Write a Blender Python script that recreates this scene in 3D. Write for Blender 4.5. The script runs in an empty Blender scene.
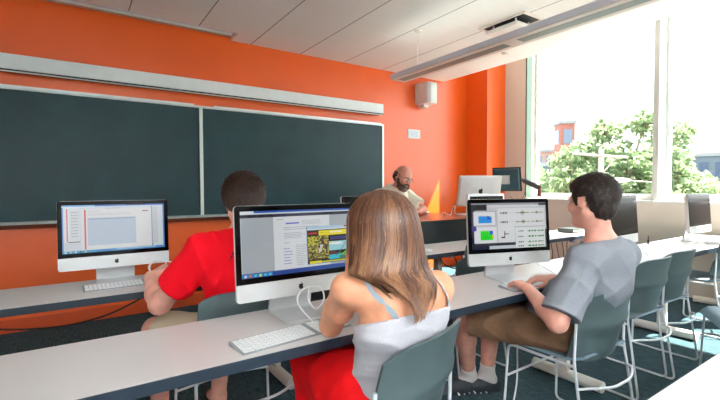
import bpy, bmesh, math, random
import numpy as np
from mathutils import Vector, Matrix
random.seed(7); RNG = np.random.default_rng(7)
COL = bpy.context.scene.collection
PI = math.pi

# ------------------------------------------------------------------ materials
def lin(c):
    c = [x/255. for x in c]
    return tuple((x/12.92 if x <= .04045 else ((x+.055)/1.055)**2.4) for x in c)+(1.,)
MATS = {}
def mat(name, rgb, rough=.5, metal=0., spec=.5, noise=None, bump=None, rgb2=None, stretch=None, coat=0., emis=None):
    """principled material with procedural variation: noise=(scale, amount) bump=(scale, strength)"""
    if name in MATS: return MATS[name]
    m = bpy.data.materials.new(name); m.use_nodes = True; N = m.node_tree.nodes; L = m.node_tree.links
    b = N['Principled BSDF']; b.inputs['Roughness'].default_value = rough; b.inputs['Metallic'].default_value = metal
    b.inputs['Specular IOR Level'].default_value = spec; b.inputs['Coat Weight'].default_value = coat
    c = lin(rgb); b.inputs['Base Color'].default_value = c
    tc = N.new('ShaderNodeTexCoord'); mp = N.new('ShaderNodeMapping'); L.new(tc.outputs['Object'], mp.inputs[0])
    if stretch: mp.inputs['Scale'].default_value = stretch
    nz = noise or (14., .012)
    t = N.new('ShaderNodeTexNoise'); t.inputs['Scale'].default_value = nz[0]; t.inputs['Detail'].default_value = 5
    L.new(mp.outputs[0], t.inputs[0])
    mx = N.new('ShaderNodeMix'); mx.data_type = 'RGBA'
    if rgb2: a, d = lin(rgb), lin(rgb2)
    else:
        a = tuple(min(1, x*(1-nz[1]*2)) for x in c[:3])+(1,); d = tuple(min(1, x*(1+nz[1]*2)) for x in c[:3])+(1,)
    mx.inputs[6].default_value = a; mx.inputs[7].default_value = d
    rp = N.new('ShaderNodeMapRange'); rp.inputs[1].default_value = .3; rp.inputs[2].default_value = .7
    L.new(t.outputs['Fac'], rp.inputs[0]); L.new(rp.outputs[0], mx.inputs[0]); L.new(mx.outputs[2], b.inputs['Base Color'])
    if bump:
        t2 = N.new('ShaderNodeTexNoise'); t2.inputs['Scale'].default_value = bump[0]; t2.inputs['Detail'].default_value = 4
        L.new(mp.outputs[0], t2.inputs[0]); bp = N.new('ShaderNodeBump'); bp.inputs['Strength'].default_value = bump[1]
        bp.inputs['Distance'].default_value = .01
        L.new(t2.outputs['Fac'], bp.inputs['Height']); L.new(bp.outputs[0], b.inputs['Normal'])
    if emis:
        b.inputs['Emission Color'].default_value = lin(emis[0]); b.inputs['Emission Strength'].default_value = emis[1]
    MATS[name] = m; return m

orange = mat('orange_wall_paint', (232, 92, 12), .34, spec=.75, noise=(1.5, .02), bump=(160, .04))
beige = mat('beige_wall_paint', (214, 206, 194), .6, noise=(2, .015), bump=(150, .03))
orange_base = mat('orange_base_trim', (212, 84, 40), .4)
white_wall = mat('white_wall_paint', (225, 220, 212), .7, noise=(2, .015))
wframe = mat('window_frame_white', (206, 208, 206), .4)
wshade = mat('window_post_grey', (190, 190, 186), .5)
board_m = mat('chalkboard_green', (20, 56, 62), .45, spec=.35, noise=(3, .08), bump=(90, .03))
alu = mat('pale_aluminium', (214, 220, 218), .35, metal=.35)
tray_under = mat('tray_brown_metal', (112, 50, 26), .5)
screen_case = mat('pale_screen_case', (232, 240, 242), .45)
dark = mat('black_slot', (18, 20, 22), .6)
lam = mat('white_laminate', (214, 208, 206), .38, noise=(3, .01))
edgeb = mat('slate_edge_band', (32, 46, 60), .45)
legm = mat('table_leg_white', (226, 222, 212), .35)
rodm = mat('chair_rod_white', (232, 235, 238), .3, metal=.2)
shell = mat('chair_grey_green_plastic', (78, 94, 96), .42, bump=(300, .05))
seatm = mat('chair_blue_grey_seat', (108, 130, 142), .45, bump=(300, .05))
alum = mat('computer_aluminium', (214, 216, 217), .38, metal=.25)
bezel = mat('computer_black_glass', (5, 6, 7), .12, spec=.15)
bezel_white = mat('computer_white_bezel', (222, 224, 226), .25)
logo_m = mat('logo_black', (22, 22, 24), .35)
keym = mat('white_keys', (240, 240, 240), .4)
kbase = mat('keyboard_aluminium', (158, 164, 168), .35, metal=.3)
cable_w = mat('white_cable', (226, 228, 230), .4)
cable_b = mat('black_cable', (20, 20, 22), .45)
blackp = mat('black_plastic', (20, 22, 24), .4)
blackfab = mat('black_desk_panel', (12, 24, 26), .5, bump=(60, .03))
wood = mat('reddish_wood_top', (186, 92, 48), .22, noise=(6, .12), stretch=(1, 8, 1), spec=.6)
spk = mat('speaker_white', (225, 232, 228), .5)
spk2 = mat('speaker_side_white', (232, 230, 226), .5)
grill = mat('speaker_grille', (214, 224, 220), .6, bump=(400, .3))
lampg = mat('lamp_housing_grey', (222, 222, 230), .45)
lampw = mat('lamp_underside_white', (228, 216, 206), .45)
louv = mat('lamp_louvre', (118, 128, 120), .3, metal=.5)
skin_g = mat('skin_warm', (228, 160, 124), .5, noise=(25, .05), bump=(220, .06))
skin_b = mat('skin_fair', (228, 164, 144), .5, noise=(25, .05), bump=(220, .06))
skin_i = mat('skin_ruddy', (208, 142, 120), .5, noise=(25, .06))
red = mat('red_cotton', (236, 8, 30), .85, spec=.2, bump=(90, .15))
redp = mat('red_skirt_fabric', (236, 14, 20), .8, spec=.2, bump=(60, .15))
greyt = mat('heather_grey_cotton', (140, 144, 152), .9, spec=.15, noise=(320, .07), bump=(120, .15))
tank = mat('pale_grey_jersey', (200, 199, 206), .85, spec=.2, bump=(110, .15))
khaki = mat('khaki_cotton', (196, 182, 156), .9, spec=.15, bump=(90, .2))
brown = mat('brown_cotton', (126, 96, 72), .9, spec=.15, noise=(12, .12), bump=(90, .2))
beigeshirt = mat('beige_check_shirt', (232, 226, 208), .85, spec=.15, noise=(60, .05))
sock = mat('white_sock', (214, 208, 206), .9)
shoe = mat('dark_shoe', (34, 42, 50), .6)
shoe_w = mat('shoe_stripe_white', (220, 220, 218), .6)

def hair_mat(name, c1, c2, rough=.45):
    m = mat(name, c1, rough, noise=(9, .1), rgb2=c2, stretch=(9, 9, .9), bump=(30, .5)); return m
hair_dark = mat('dark_brown_hair', (26, 17, 13), .5, noise=(60, .1), rgb2=(48, 32, 25), bump=(90, .5))
hair_red = mat('brown_hair', (36, 22, 16), .5, noise=(60, .1), rgb2=(74, 48, 34), bump=(90, .5))
hair_beard = mat('greying_beard_hair', (44, 30, 26), .7, noise=(60, .1), rgb2=(96, 70, 58), bump=(90, .6))
beard_grey = mat('grey_chin_hair', (150, 132, 118), .8, noise=(80, .1), bump=(90, .6))

def long_hair_mat():
    m = bpy.data.materials.new('long_light_brown_hair'); m.use_nodes = True; N = m.node_tree.nodes; L = m.node_tree.links
    b = N['Principled BSDF']; b.inputs['Roughness'].default_value = .36; b.inputs['Specular IOR Level'].default_value = .55
    at = N.new('ShaderNodeAttribute'); at.attribute_name = 'tone'
    tc = N.new('ShaderNodeTexCoord'); mp = N.new('ShaderNodeMapping'); mp.inputs['Scale'].default_value = (60, 60, 5)
    t = N.new('ShaderNodeTexNoise'); t.inputs['Scale'].default_value = 1.6; L.new(tc.outputs['Object'], mp.inputs[0]); L.new(mp.outputs[0], t.inputs[0])
    ad = N.new('ShaderNodeMath'); ad.operation = 'MULTIPLY_ADD'; L.new(t.outputs['Fac'], ad.inputs[0]); ad.inputs[1].default_value = .3
    L.new(at.outputs['Fac'], ad.inputs[2])
    cr = N.new('ShaderNodeValToRGB'); L.new(ad.outputs[0], cr.inputs[0])
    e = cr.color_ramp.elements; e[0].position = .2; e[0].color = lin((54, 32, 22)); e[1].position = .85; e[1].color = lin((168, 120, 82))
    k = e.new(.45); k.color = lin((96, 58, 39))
    L.new(cr.outputs[0], b.inputs['Base Color']); return m
hair_long = long_hair_mat()

def display_mat(name, strength):
    m = bpy.data.materials.new(name); m.use_nodes = True; N = m.node_tree.nodes; L = m.node_tree.links
    b = N['Principled BSDF']; b.inputs['Base Color'].default_value = (.01, .01, .01, 1); b.inputs['Roughness'].default_value = .15
    at = N.new('ShaderNodeAttribute'); at.attribute_name = 'ink'; L.new(at.outputs['Color'], b.inputs['Emission Color'])
    b.inputs['Emission Strength'].default_value = strength; return m
disp_m = display_mat('lit_display', .36)

def glass_mat(name='window_glass', tint=(.96, .985, .98)):
    m = bpy.data.materials.new(name); m.use_nodes = True; N = m.node_tree.nodes; L = m.node_tree.links
    N.remove(N['Principled BSDF']); o = N['Material Output']
    a = N.new('ShaderNodeBsdfTransparent'); a.inputs[0].default_value = tint+(1,)
    g = N.new('ShaderNodeBsdfGlossy'); g.inputs['Roughness'].default_value = .02; lw = N.new('ShaderNodeLayerWeight'); pw = N.new('ShaderNodeMath'); pw.operation = 'POWER'; L.new(lw.outputs['Facing'], pw.inputs[0]); pw.inputs[1].default_value = 4.; f = N.new('ShaderNodeMath'); f.operation = 'MULTIPLY_ADD'; L.new(pw.outputs[0], f.inputs[0]); f.inputs[1].default_value = .5; f.inputs[2].default_value = .03
    x = N.new('ShaderNodeMixShader'); L.new(f.outputs[0], x.inputs[0]); L.new(a.outputs[0], x.inputs[1]); L.new(g.outputs[0], x.inputs[2]); L.new(x.outputs[0], o.inputs[0])
    return m
glass_m = glass_mat()

def carpet_mat():
    m = bpy.data.materials.new('dark_teal_carpet'); m.use_nodes = True; N = m.node_tree.nodes; L = m.node_tree.links
    b = N['Principled BSDF']; b.inputs['Roughness'].default_value = .95; b.inputs['Specular IOR Level'].default_value = .1
    tc = N.new('ShaderNodeTexCoord'); mp = N.new('ShaderNodeMapping'); L.new(tc.outputs['Object'], mp.inputs[0]); mp.inputs['Scale'].default_value = (120, 12, 1)
    t = N.new('ShaderNodeTexNoise'); t.inputs['Scale'].default_value = 1; t.inputs['Detail'].default_value = 6; L.new(mp.outputs[0], t.inputs[0])
    t3 = N.new('ShaderNodeTexNoise'); t3.inputs['Scale'].default_value = 90; L.new(tc.outputs['Object'], t3.inputs[0])
    ad = N.new('ShaderNodeMath'); ad.operation = 'MULTIPLY_ADD'; L.new(t3.outputs['Fac'], ad.inputs[0]); ad.inputs[1].default_value = .5; L.new(t.outputs['Fac'], ad.inputs[2])
    cr = N.new('ShaderNodeValToRGB'); L.new(ad.outputs[0], cr.inputs[0]); e = cr.color_ramp.elements
    e[0].position = .5; e[0].color = lin((28, 50, 58)); e[1].position = 1.; e[1].color = lin((84, 108, 114))
    L.new(cr.outputs[0], b.inputs['Base Color'])
    bp = N.new('ShaderNodeBump'); bp.inputs['Strength'].default_value = .5; bp.inputs['Distance'].default_value = .004; L.new(ad.outputs[0], bp.inputs['Height']); L.new(bp.outputs[0], b.inputs['Normal'])
    return m
carpet = carpet_mat()

def ceiling_mat():
    """lay-in tiles 0.61 m: thin dark joints along Y, faint pale joints along X"""
    m = bpy.data.materials.new('ceiling_tile'); m.use_nodes = True; N = m.node_tree.nodes; L = m.node_tree.links
    b = N['Principled BSDF']; b.inputs['Roughness'].default_value = .75
    tc = N.new('ShaderNodeTexCoord'); sp = N.new('ShaderNodeSeparateXYZ'); L.new(tc.outputs['Object'], sp.inputs[0])
    def joint(out, off, per, w):
        a = N.new('ShaderNodeMath'); a.operation = 'SUBTRACT'; L.new(out, a.inputs[0]); a.inputs[1].default_value = off
        q = N.new('ShaderNodeMath'); q.operation = 'PINGPONG'; L.new(a.outputs[0], q.inputs[0]); q.inputs[1].default_value = per/2
        c = N.new('ShaderNodeMath'); c.operation = 'LESS_THAN'; L.new(q.outputs[0], c.inputs[0]); c.inputs[1].default_value = w
        return c
    jx = joint(sp.outputs[0], 1.675, .62, .0045); jy = joint(sp.outputs[1], 4.22, .64, .0045)
    t = N.new('ShaderNodeTexNoise'); t.inputs['Scale'].default_value = 130; L.new(tc.outputs['Object'], t.inputs[0])
    c1 = N.new('ShaderNodeMix'); c1.data_type = 'RGBA'; c1.inputs[6].default_value = lin((240, 237, 232)); c1.inputs[7].default_value = lin((246, 243, 238)); L.new(t.outputs['Fac'], c1.inputs[0])
    c2 = N.new('ShaderNodeMix'); c2.data_type = 'RGBA'; L.new(jy.outputs[0], c2.inputs[0]); L.new(c1.outputs[2], c2.inputs[6]); c2.inputs[7].default_value = lin((250, 250, 248))
    c3 = N.new('ShaderNodeMix'); c3.data_type = 'RGBA'; L.new(jx.outputs[0], c3.inputs[0]); L.new(c2.outputs[2], c3.inputs[6]); c3.inputs[7].default_value = lin((120, 108, 102))
    L.new(c3.outputs[2], b.inputs['Base Color'])
    bp = N.new('ShaderNodeBump'); bp.inputs['Strength'].default_value = .08; L.new(t.outputs['Fac'], bp.inputs['Height']); L.new(bp.outputs[0], b.inputs['Normal'])
    return m
ceilm = ceiling_mat()

# ------------------------------------------------------------------ object helpers
def tag(o, label=None, cat=None, group=None, kind=None):
    if label: o['label'] = label
    if cat: o['category'] = cat
    if group: o['group'] = group
    if kind: o['kind'] = kind
    return o
def empty(name, loc=(0, 0, 0), rz=0., label=None, cat=None, group=None):
    o = bpy.data.objects.new(name, None); COL.objects.link(o); o.location = loc; o.rotation_euler = (0, 0, rz); o.empty_display_size = .1
    return tag(o, label, cat, group)
def dup(root, loc=None, rz=None, label=None, group=None):
    def cp(o, par):
        c = o.copy(); COL.objects.link(c)
        if par: c.parent = par
        for ch in kids[o.name]: cp(ch, c)
        return c
    kids = {}
    def walk(o):
        kids[o.name] = list(o.children)
        for c in o.children: walk(c)
    walk(root)
    r = cp(root, None)
    if loc is not None: r.location = loc
    if rz is not None: r.rotation_euler = (0, 0, rz)
    if label: r['label'] = label
    if group: r['group'] = group
    return r

class MB:
    def __init__(s): s.v = []; s.f = []; s.mi = []; s.cur = 0
    def add(s, vs, fs, T=None):
        o = len(s.v)
        for p in vs: s.v.append(tuple(T @ Vector(p)) if T else tuple(p))
        for f in fs: s.f.append([o+i for i in f]); s.mi.append(s.cur)
    def box(s, x0, x1, y0, y1, z0, z1, T=None):
        s.add([(x0, y0, z0), (x1, y0, z0), (x1, y1, z0), (x0, y1, z0), (x0, y0, z1), (x1, y0, z1), (x1, y1, z1), (x0, y1, z1)],
              [(0, 3, 2, 1), (4, 5, 6, 7), (0, 1, 5, 4), (1, 2, 6, 5), (2, 3, 7, 6), (3, 0, 4, 7)], T)
    def prism(s, pts, a0, a1, axis='y', T=None):
        """extrude a 2D polygon between a0 and a1 along axis; pts are (x,z) for y, (y,z) for x, (x,y) for z"""
        n = len(pts)
        mk = {'y': lambda p, a: (p[0], a, p[1]), 'x': lambda p, a: (a, p[0], p[1]), 'z': lambda p, a: (p[0], p[1], a)}[axis]
        vs = [mk(p, a0) for p in pts]+[mk(p, a1) for p in pts]
        fs = [list(range(n)), list(range(2*n-1, n-1, -1))]+[(i, i+n, (i+1) % n+n, (i+1) % n) for i in range(n)]
        s.add(vs, fs, T)
    def tube(s, pts, r, n=8, r2=None, closed=False, T=None):
        pts = [Vector(p) for p in pts]; m = len(pts); rings = []; up = None
        for i, p in enumerate(pts):
            if closed: d = pts[(i+1) % m]-pts[i-1]
            else: d = pts[min(i+1, m-1)]-pts[max(i-1, 0)]
            d.normalize()
            if up is None: up = d.orthogonal().normalized()
            else:
                up = up-d*up.dot(d)
                up = up.normalized() if up.length > 1e-5 else d.orthogonal().normalized()
            w = d.cross(up); rr = r if r2 is None else r+(r2-r)*i/(m-1)
            rings.append([p+(up*math.cos(a)+w*math.sin(a))*rr for a in [2*PI*k/n for k in range(n)]])
        vs = [q for R in rings for q in R]; fs = []
        for i in range(m if closed else m-1):
            j = (i+1) % m
            for k in range(n): fs.append((i*n+k, i*n+(k+1) % n, j*n+(k+1) % n, j*n+k))
        if not closed: fs.append(list(range(n-1, -1, -1))); fs.append([(m-1)*n+k for k in range(n)])
        s.add(vs, fs, T)
    def grid(s, fn, nu, nv, thick=0., T=None):
        """surface fn(u,v) -> Vector with u in -1..1, v in 0..1; given thickness along the normal"""
        P = [[Vector(fn(-1+2*i/nu, j/nv)) for i in range(nu+1)] for j in range(nv+1)]
        vs = []; idx = lambda i, j, k: (k*(nv+1)+j)*(nu+1)+i
        for k in (0, 1):
            for j in range(nv+1):
                for i in range(nu+1):
                    p = P[j][i]
                    du = P[j][min(i+1, nu)]-P[j][max(i-1, 0)]; dv = P[min(j+1, nv)][i]-P[max(j-1, 0)][i]
                    n = du.cross(dv).normalized(); vs.append(p+n*(thick/2 if k else -thick/2))
        fs = []
        for j in range(nv):
            for i in range(nu):
                fs.append((idx(i, j, 1), idx(i+1, j, 1), idx(i+1, j+1, 1), idx(i, j+1, 1)))
                fs.append((idx(i, j, 0), idx(i, j+1, 0), idx(i+1, j+1, 0), idx(i+1, j, 0)))
        for i in range(nu):
            fs.append((idx(i, 0, 0), idx(i+1, 0, 0), idx(i+1, 0, 1), idx(i, 0, 1))); fs.append((idx(i, nv, 1), idx(i+1, nv, 1), idx(i+1, nv, 0), idx(i, nv, 0)))
        for j in range(nv):
            fs.append((idx(0, j, 1), idx(0, j+1, 1), idx(0, j+1, 0), idx(0, j, 0))); fs.append((idx(nu, j, 0), idx(nu, j+1, 0), idx(nu, j+1, 1), idx(nu, j, 1)))
        s.add(vs, fs, T)
    def ball(s, c, r, n=12, m=8, T=None):
        if not hasattr(r, '__len__'): r = (r, r, r)
        vs = [(c[0], c[1], c[2]-r[2])]
        for j in range(1, m):
            a = -PI/2+PI*j/m
            for i in range(n):
                b = 2*PI*i/n; vs.append((c[0]+r[0]*math.cos(a)*math.cos(b), c[1]+r[1]*math.cos(a)*math.sin(b), c[2]+r[2]*math.sin(a)))
        vs.append((c[0], c[1], c[2]+r[2])); fs = []
        for i in range(n): fs.append((0, 1+(i+1) % n, 1+i))
        for j in range(m-2):
            for i in range(n):
                a = 1+j*n; fs.append((a+i, a+(i+1) % n, a+n+(i+1) % n, a+n+i))
        a = 1+(m-2)*n; t = len(vs)-1
        for i in range(n): fs.append((a+i, a+(i+1) % n, t))
        s.add(vs, fs, T)
    def build(s, name, m, parent=None, smooth=False, bevel=0., seg=2, loc=None):
        me = bpy.data.meshes.new(name); me.from_pydata(s.v, [], s.f)
        ms = m if isinstance(m, (list, tuple)) else [m]
        for x in ms: me.materials.append(x)
        if len(ms) > 1: me.polygons.foreach_set('material_index', s.mi)
        if bevel:
            bm = bmesh.new(); bm.from_mesh(me)
            bmesh.ops.bevel(bm, geom=[e for e in bm.edges if len(e.link_faces) == 2 and e.calc_face_angle() > .6], offset=bevel, segments=seg, affect='EDGES', profile=.5, clamp_overlap=True)
            bm.to_mesh(me); bm.free()
        me.update()
        if smooth:
            me.polygons.foreach_set('use_smooth', [True]*len(me.polygons))
            try: me.set_sharp_from_angle(angle=math.radians(40))
            except Exception: pass
        o = bpy.data.objects.new(name, me); COL.objects.link(o)
        if parent: o.parent = parent
        if loc is not None: o.location = loc
        return o
def struct(o): o['kind'] = 'structure'; return o
def sbox(name, m, *b):
    mb = MB(); mb.box(*b); return struct(mb.build(name, m))
def smooth_path(pts, n=6):
    """Catmull-Rom through points"""
    P = [Vector(p) for p in pts]; P = [P[0]*2-P[1]]+P+[P[-1]*2-P[-2]]; out = []
    for i in range(1, len(P)-2):
        for k in range(n):
            t = k/n; a, b, c, d = P[i-1], P[i], P[i+1], P[i+2]
            out.append(.5*((2*b)+(c-a)*t+(2*a-5*b+4*c-d)*t*t+(3*b-a-3*c+d)*t**3))
    out.append(P[-2]); return out
def round_corners(pts, r, n=5):
    P = [Vector(p) for p in pts]; out = [P[0]]
    for i in range(1, len(P)-1):
        a = (P[i-1]-P[i]); b = (P[i+1]-P[i]); q = min(r, a.length*.45, b.length*.45); a = P[i]+a.normalized()*q; b = P[i]+b.normalized()*q
        for k in range(n+1):
            t = k/n; out.append(a*(1-t)**2+P[i]*2*t*(1-t)+b*t*t)
    out.append(P[-1]); return out

# ------------------------------------------------------------------ room shell
XC, XW, XO, ZC, YF = 4.735, 5.683, 6.03, 2.87, 4.67     # ceiling edge, window wall, outer face, ceiling height, front wall
XL, YB, ZT = -2.2, -2.8, 4.2
sbox('floor', carpet, XL, XO, YB, YF+.1, -.1, 0)
sbox('wall_front', orange, XL, 5.246, YF, YF+.15, 0, ZT)
mb = MB(); mb.prism([(5.246, 4.251), (5.683, 4.251), (5.683, 4.258), (5.9, 4.258), (5.9, YF+.15), (5.246, YF+.15)], 0, ZT, 'z'); struct(mb.build('wall_front_column', orange))
sbox('wall_window_pier', beige, XW, XO, 3.89, 4.258, 0, ZT)
sbox('wall_window_lower', beige, XW, XO, YB, 3.89, 0, 1.06)
sbox('wall_window_lintel', beige, 5.8, XO, YB, 3.89, 3.94, ZT)
sbox('wall_left', white_wall, XL-.1, XL, YB, YF+.15, 0, ZC+.1)
sbox('wall_back', white_wall, XL, XO, YB-.1, YB, 0, ZT)
# ceiling with the wall-washer slot left open next to the front wall
SX, SY = 1.455, 4.41
mb = MB(); mb.box(XL, XC, YB, SY, ZC, ZC+.1); mb.box(SX, XC, SY, YF, ZC, ZC+.1); mb.box(XC-.1, XC, YB, YF, ZC+.1, ZT)
struct(mb.build('ceiling', ceilm))
sbox('ceiling_pocket', white_wall, XC-.1, XO, YB, YF+.15, ZT, ZT+.1)
mb = MB(); mb.box(XL, SX-.001, SY+.001, YF-.001, ZC+.035, ZC+.06)
struct(mb.build('ceiling_recess', mat('recess_paint', (200, 184, 172), .6)))
sbox('baseboard_front', orange_base, XL, 5.246, YF-.014, YF, 0, .115)
# window
sbox('trim_sill', wframe, XW-.035, 5.95, YB, 3.89, 1.045, 1.075)
mb = MB(); mb.box(XW+.002, 5.82, 3.868, 3.892, 1.075, 3.94); struct(mb.build('trim_jamb', mat('green_grey_aluminium', (64, 82, 70), .35)))
YM = [2.165, .405, -1.355]
for k, (a, b) in enumerate([(3.89, 2.195), (2.135, .435), (.375, -1.325), (-1.385, -2.8)]):
    w = empty('window_%d' % (k+1)); w['kind'] = 'structure'
    mb = MB(); f = .075
    mb.box(5.93, 6.0, b, a, 1.075, 1.075+f); mb.box(5.93, 6.0, b, a, 3.94-f, 3.94); mb.box(5.93, 6.0, b, b+f*.35, 1.075+f, 3.94-f); mb.box(5.93, 6.0, a-f*.5, a, 1.075+f, 3.94-f)
    mb.build('window_frame', wframe, w)
    mb = MB(); mb.box(5.962, 5.968, b+f*.35, a-f*.5, 1.075+f, 3.94-f); mb.build('pane', glass_m, w)
for k, y in enumerate(YM):
    mb = MB(); mb.box(5.72, 5.73, y-.03, y+.03, 1.075, 3.94); mb.cur = 1; mb.box(5.73, 5.95, y-.03, y+.03, 1.075, 3.94)  # room-side face coloured greyer, its backlit shade put into the colour
    struct(mb.build('trim_mullion_%d' % (k+1), [wshade, wframe]))

# ------------------------------------------------------------------ chalkboard, screen case, small wall things
cb = empty('chalkboard', (1.115, YF, .945), 0, 'long dark green chalkboard in two panels on the orange wall', 'chalkboard')
x0, x1, xm = -1.31, 3.541, 1.115
for a, b in ((x0, xm), (xm, x1)):
    mb = MB(); mb.box(a-xm+.012, b-xm-.012, -.018, -.002, .012, 1.155); mb.build('panel', board_m, cb)
mb = MB()
mb.box(x0-xm-.014, x0-xm+.014, -.026, -.001, 0, 1.17); mb.box(x1-xm-.014, x1-xm+.014, -.026, -.001, 0, 1.17)
mb.box(x0-xm, x1-xm, -.03, -.001, 1.148, 1.172); mb.box(-.017, .017, -.03, -.001, 0, 1.17); mb.build('frame', alu, cb)
mb = MB()
for a, b in ((x0-xm, -.07), (.13, x1-xm-.05)): mb = MB(); mb.box(a, b, -.045, -.03, 1.156, 1.182); mb.build('map_rail', alu, cb)
mb = MB(); mb.prism([(-.002, -.002), (-.075, -.01), (-.08, .006), (-.07, .006), (-.03, .014), (-.002, .014)], x0-xm, x1-xm, 'x'); mb.build('chalk_tray', alu, cb)
mb = MB(); mb.prism([(-.002, -.05), (-.06, -.046), (-.072, -.012), (-.002, -.004)], x0-xm, .01, 'x'); mb.build('tray_rail', tray_under, cb); mb = MB(); mb.prism([(-.002, -.05), (-.06, -.046), (-.072, -.012), (-.002, -.004)], .016, x1-xm, 'x'); mb.build('tray_rail', tray_under, cb)

sc = empty('projection_screen_case', (1.05, YF, 2.24), 0, 'long pale housing of a rolled-up projection screen above the chalkboard', 'projection screen')
mb = MB(); mb.box(-2.3, 2.43, -.12, -.003, .005, .132); mb.build('case', screen_case, sc, bevel=.006)
mb = MB(); mb.box(-2.3, 2.425, -.112, -.02, -.005, .006); mb.build('slot', dark, sc)
mb = MB(); mb.box(-2.3, 2.42, -.1, -.085, -.014, -.004); mb.build('bottom_bar', alu, sc)

sp = empty('wall_speaker', (4.26, YF, 2.60), math.radians(0), 'white loudspeaker mounted high on the orange wall', 'speaker')
mb = MB(); mb.prism([(-.12, -.005), (-.10, -.24), (-.055, -.262), (.075, -.262), (.095, -.24), (.10, -.005)], -.15, .15, 'z'); mb.build('cabinet', spk2, sp, bevel=.008)
mb = MB(); mb.prism([(-.045, -.258), (-.045, -.268), (.068, -.268), (.076, -.258)], -.135, .135, 'z'); mb.build('grille', grill, sp)
mb = MB(); mb.prism([(-.098, -.238), (-.094, -.246), (-.056, -.267), (-.052, -.258)], -.14, .14, 'z'); mb.build('baffle', mat('speaker_lilac', (196, 196, 200), .5), sp)
mb = MB(); mb.box(-.05, .05, -.12, .0, -.19, -.15); mb.build('bracket', spk2, sp)

th = empty('wall_plate', (4.13, YF, 2.025), 0, 'small pale paper notice on the orange wall under the loudspeaker', 'notice')
mb = MB(); mb.box(-.115, .115, -.008, -.001, -.065, .065); mb.build('sheet', mat('pale_paper', (214, 226, 232), .7), th)
mb = MB()
for z in (-.03, -.01, .01, .03): mb.box(-.07, .07, -.0095, -.0075, z-.003, z+.003)
mb.build('print', mat('faint_print', (170, 186, 200), .7), th)

# ------------------------------------------------------------------ ceiling things
ws = empty('wall_washer_light', (0, 4.535, ZC+.03), 0, 'unlit linear lamp in the ceiling slot along the orange wall', 'ceiling light')
mb = MB(); mb.prism([(-.03, .005), (-.02, -.006), (.02, -.006), (.03, .005)], XL+.1, SX-.03, 'x'); mb.build('housing', lampg, ws)
mb = MB(); mb.box(XL+.1, SX-.04, -.012, .012, -.022, -.005); mb.build('tube', mat('lamp_strip_pale', (220, 236, 228), .3), ws)

def pendant(x0, x1, y0, y1, z0, z1, label, lit, cables, up=None):
    cx = (x0+x1)/2; p = empty('pendant_light', (cx, y1, z0), 0, label, 'ceiling light')
    w = (x1-x0)/2; L = y1-y0
    mb = MB(); mb.box(-w, w, -L, 0, .006, z1-z0); mb.build('housing', lampg, p, bevel=.006)
    mb = MB(); mb.box(-w+.002, w-.002, -L+.002, -.002, 0, .008); mb.build('underside', lampw, p)
    n = int(L/1.2); seg = L/n; mb = MB(); mb2 = MB()
    for k in range(n):
        a = -L+seg*k+.06; b = -L+seg*(k+1)-.06
        mb2.box(-.048, .048, a, b, -.0015, .001)
        q = a+.01
        while q < b-.005:
            mb.box(-.046, .046, q, q+.006, -.006, -.001); q += .03
        mb.box(-.05, -.046, a, b, -.007, 0); mb.box(.046, .05, a, b, -.007, 0)
    mb2.build('diffuser', lit, p)
    if up: mb = MB(); mb.box(-w+.02, w-.02, -L+.05, -.05, z1-z0, z1-z0+.004); mb.build('uplight_lens', up, p); mb.build('louvre', louv, p)
    for y in cables:
        mb = MB(); pts = smooth_path([(0, y-y1, z1-z0), (-.004, y-y1, .2), (.008, y-y1+.004, .32), (0, y-y1, ZC-z0)]) if y == cables[-1] else [(0, y-y1, z1-z0), (0, y-y1, ZC-z0)]
        mb.tube(pts, .003, 6); mb.build('cable', cable_w, p)
        mb = MB(); mb.tube([(0, y-y1, ZC-z0-.012), (0, y-y1, ZC-z0)], .035, 16); mb.build('canopy', lampw, p)
    return p
pend_lit = mat('lamp_diffuser', (130, 140, 134), .4)
pendant(2.87, 3.075, -2.3, 3.63, 2.418, 2.478, 'long slim grey pendant lamp running from the board wall along the ceiling', pend_lit, [-1.9, .9, 3.3], mat('uplight_lens', (250, 248, 240), .4, emis=((244, 246, 255), 4.5)))  # upward glow on top is added to brighten the ceiling
for x in (-1.2, .75): pendant(x, x+.205, -2.7, -.95, 2.418, 2.478, 'lit slim pendant lamp behind the viewer, '+('far from' if x < 0 else 'nearer')+' the windows', mat('lit_diffuser', (250, 248, 240), .4, emis=((244, 246, 255), 100.)), [-2.4, -1.2], mat('rear_uplight_lens', (250, 248, 240), .4, emis=((240, 244, 255), 120.)))  # unseen lamps added to brighten the ceiling and room from behind

ve = empty('ceiling_diffuser', (3.62, 2.65, ZC), 0, 'square white air diffuser with a dark gap in the ceiling tiles', 'air vent')
mb = MB()
for b in ((-.16, .16, .235, .27), (-.16, .16, -.27, -.235), (-.16, -.135, -.235, .235), (.135, .16, -.235, .235)): mb.box(*b, -.012, .006)
mb.build('frame', lampw, ve, bevel=.003)
mb = MB(); mb.box(-.134, .134, -.234, .234, -.006, -.001); mb.build('opening', dark, ve)
mb = MB(); mb.box(-.115, .125, -.15, .215, -.07, -.035); mb.build('deflector', mat('diffuser_white', (232, 226, 218), .45), ve, bevel=.004)
for x in (-.1, .1):
    for y in (-.13, .13): mb = MB(); mb.box(x-.006, x+.006, y-.006, y+.006, -.05, -.004); mb.build('bracket', lampg, ve)
mb = MB(); mb.tube([(0, 0, 0), (0, 0, -.012)], .045, 20); mb.tube([(0, 0, -.012), (0, 0, -.018)], .02, 12)
tag(mb.build('sprinkler_cover', lampw, loc=(4.344, 3.26, ZC)), 'small round white sprinkler cover in the ceiling near the windows', 'sprinkler')

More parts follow.
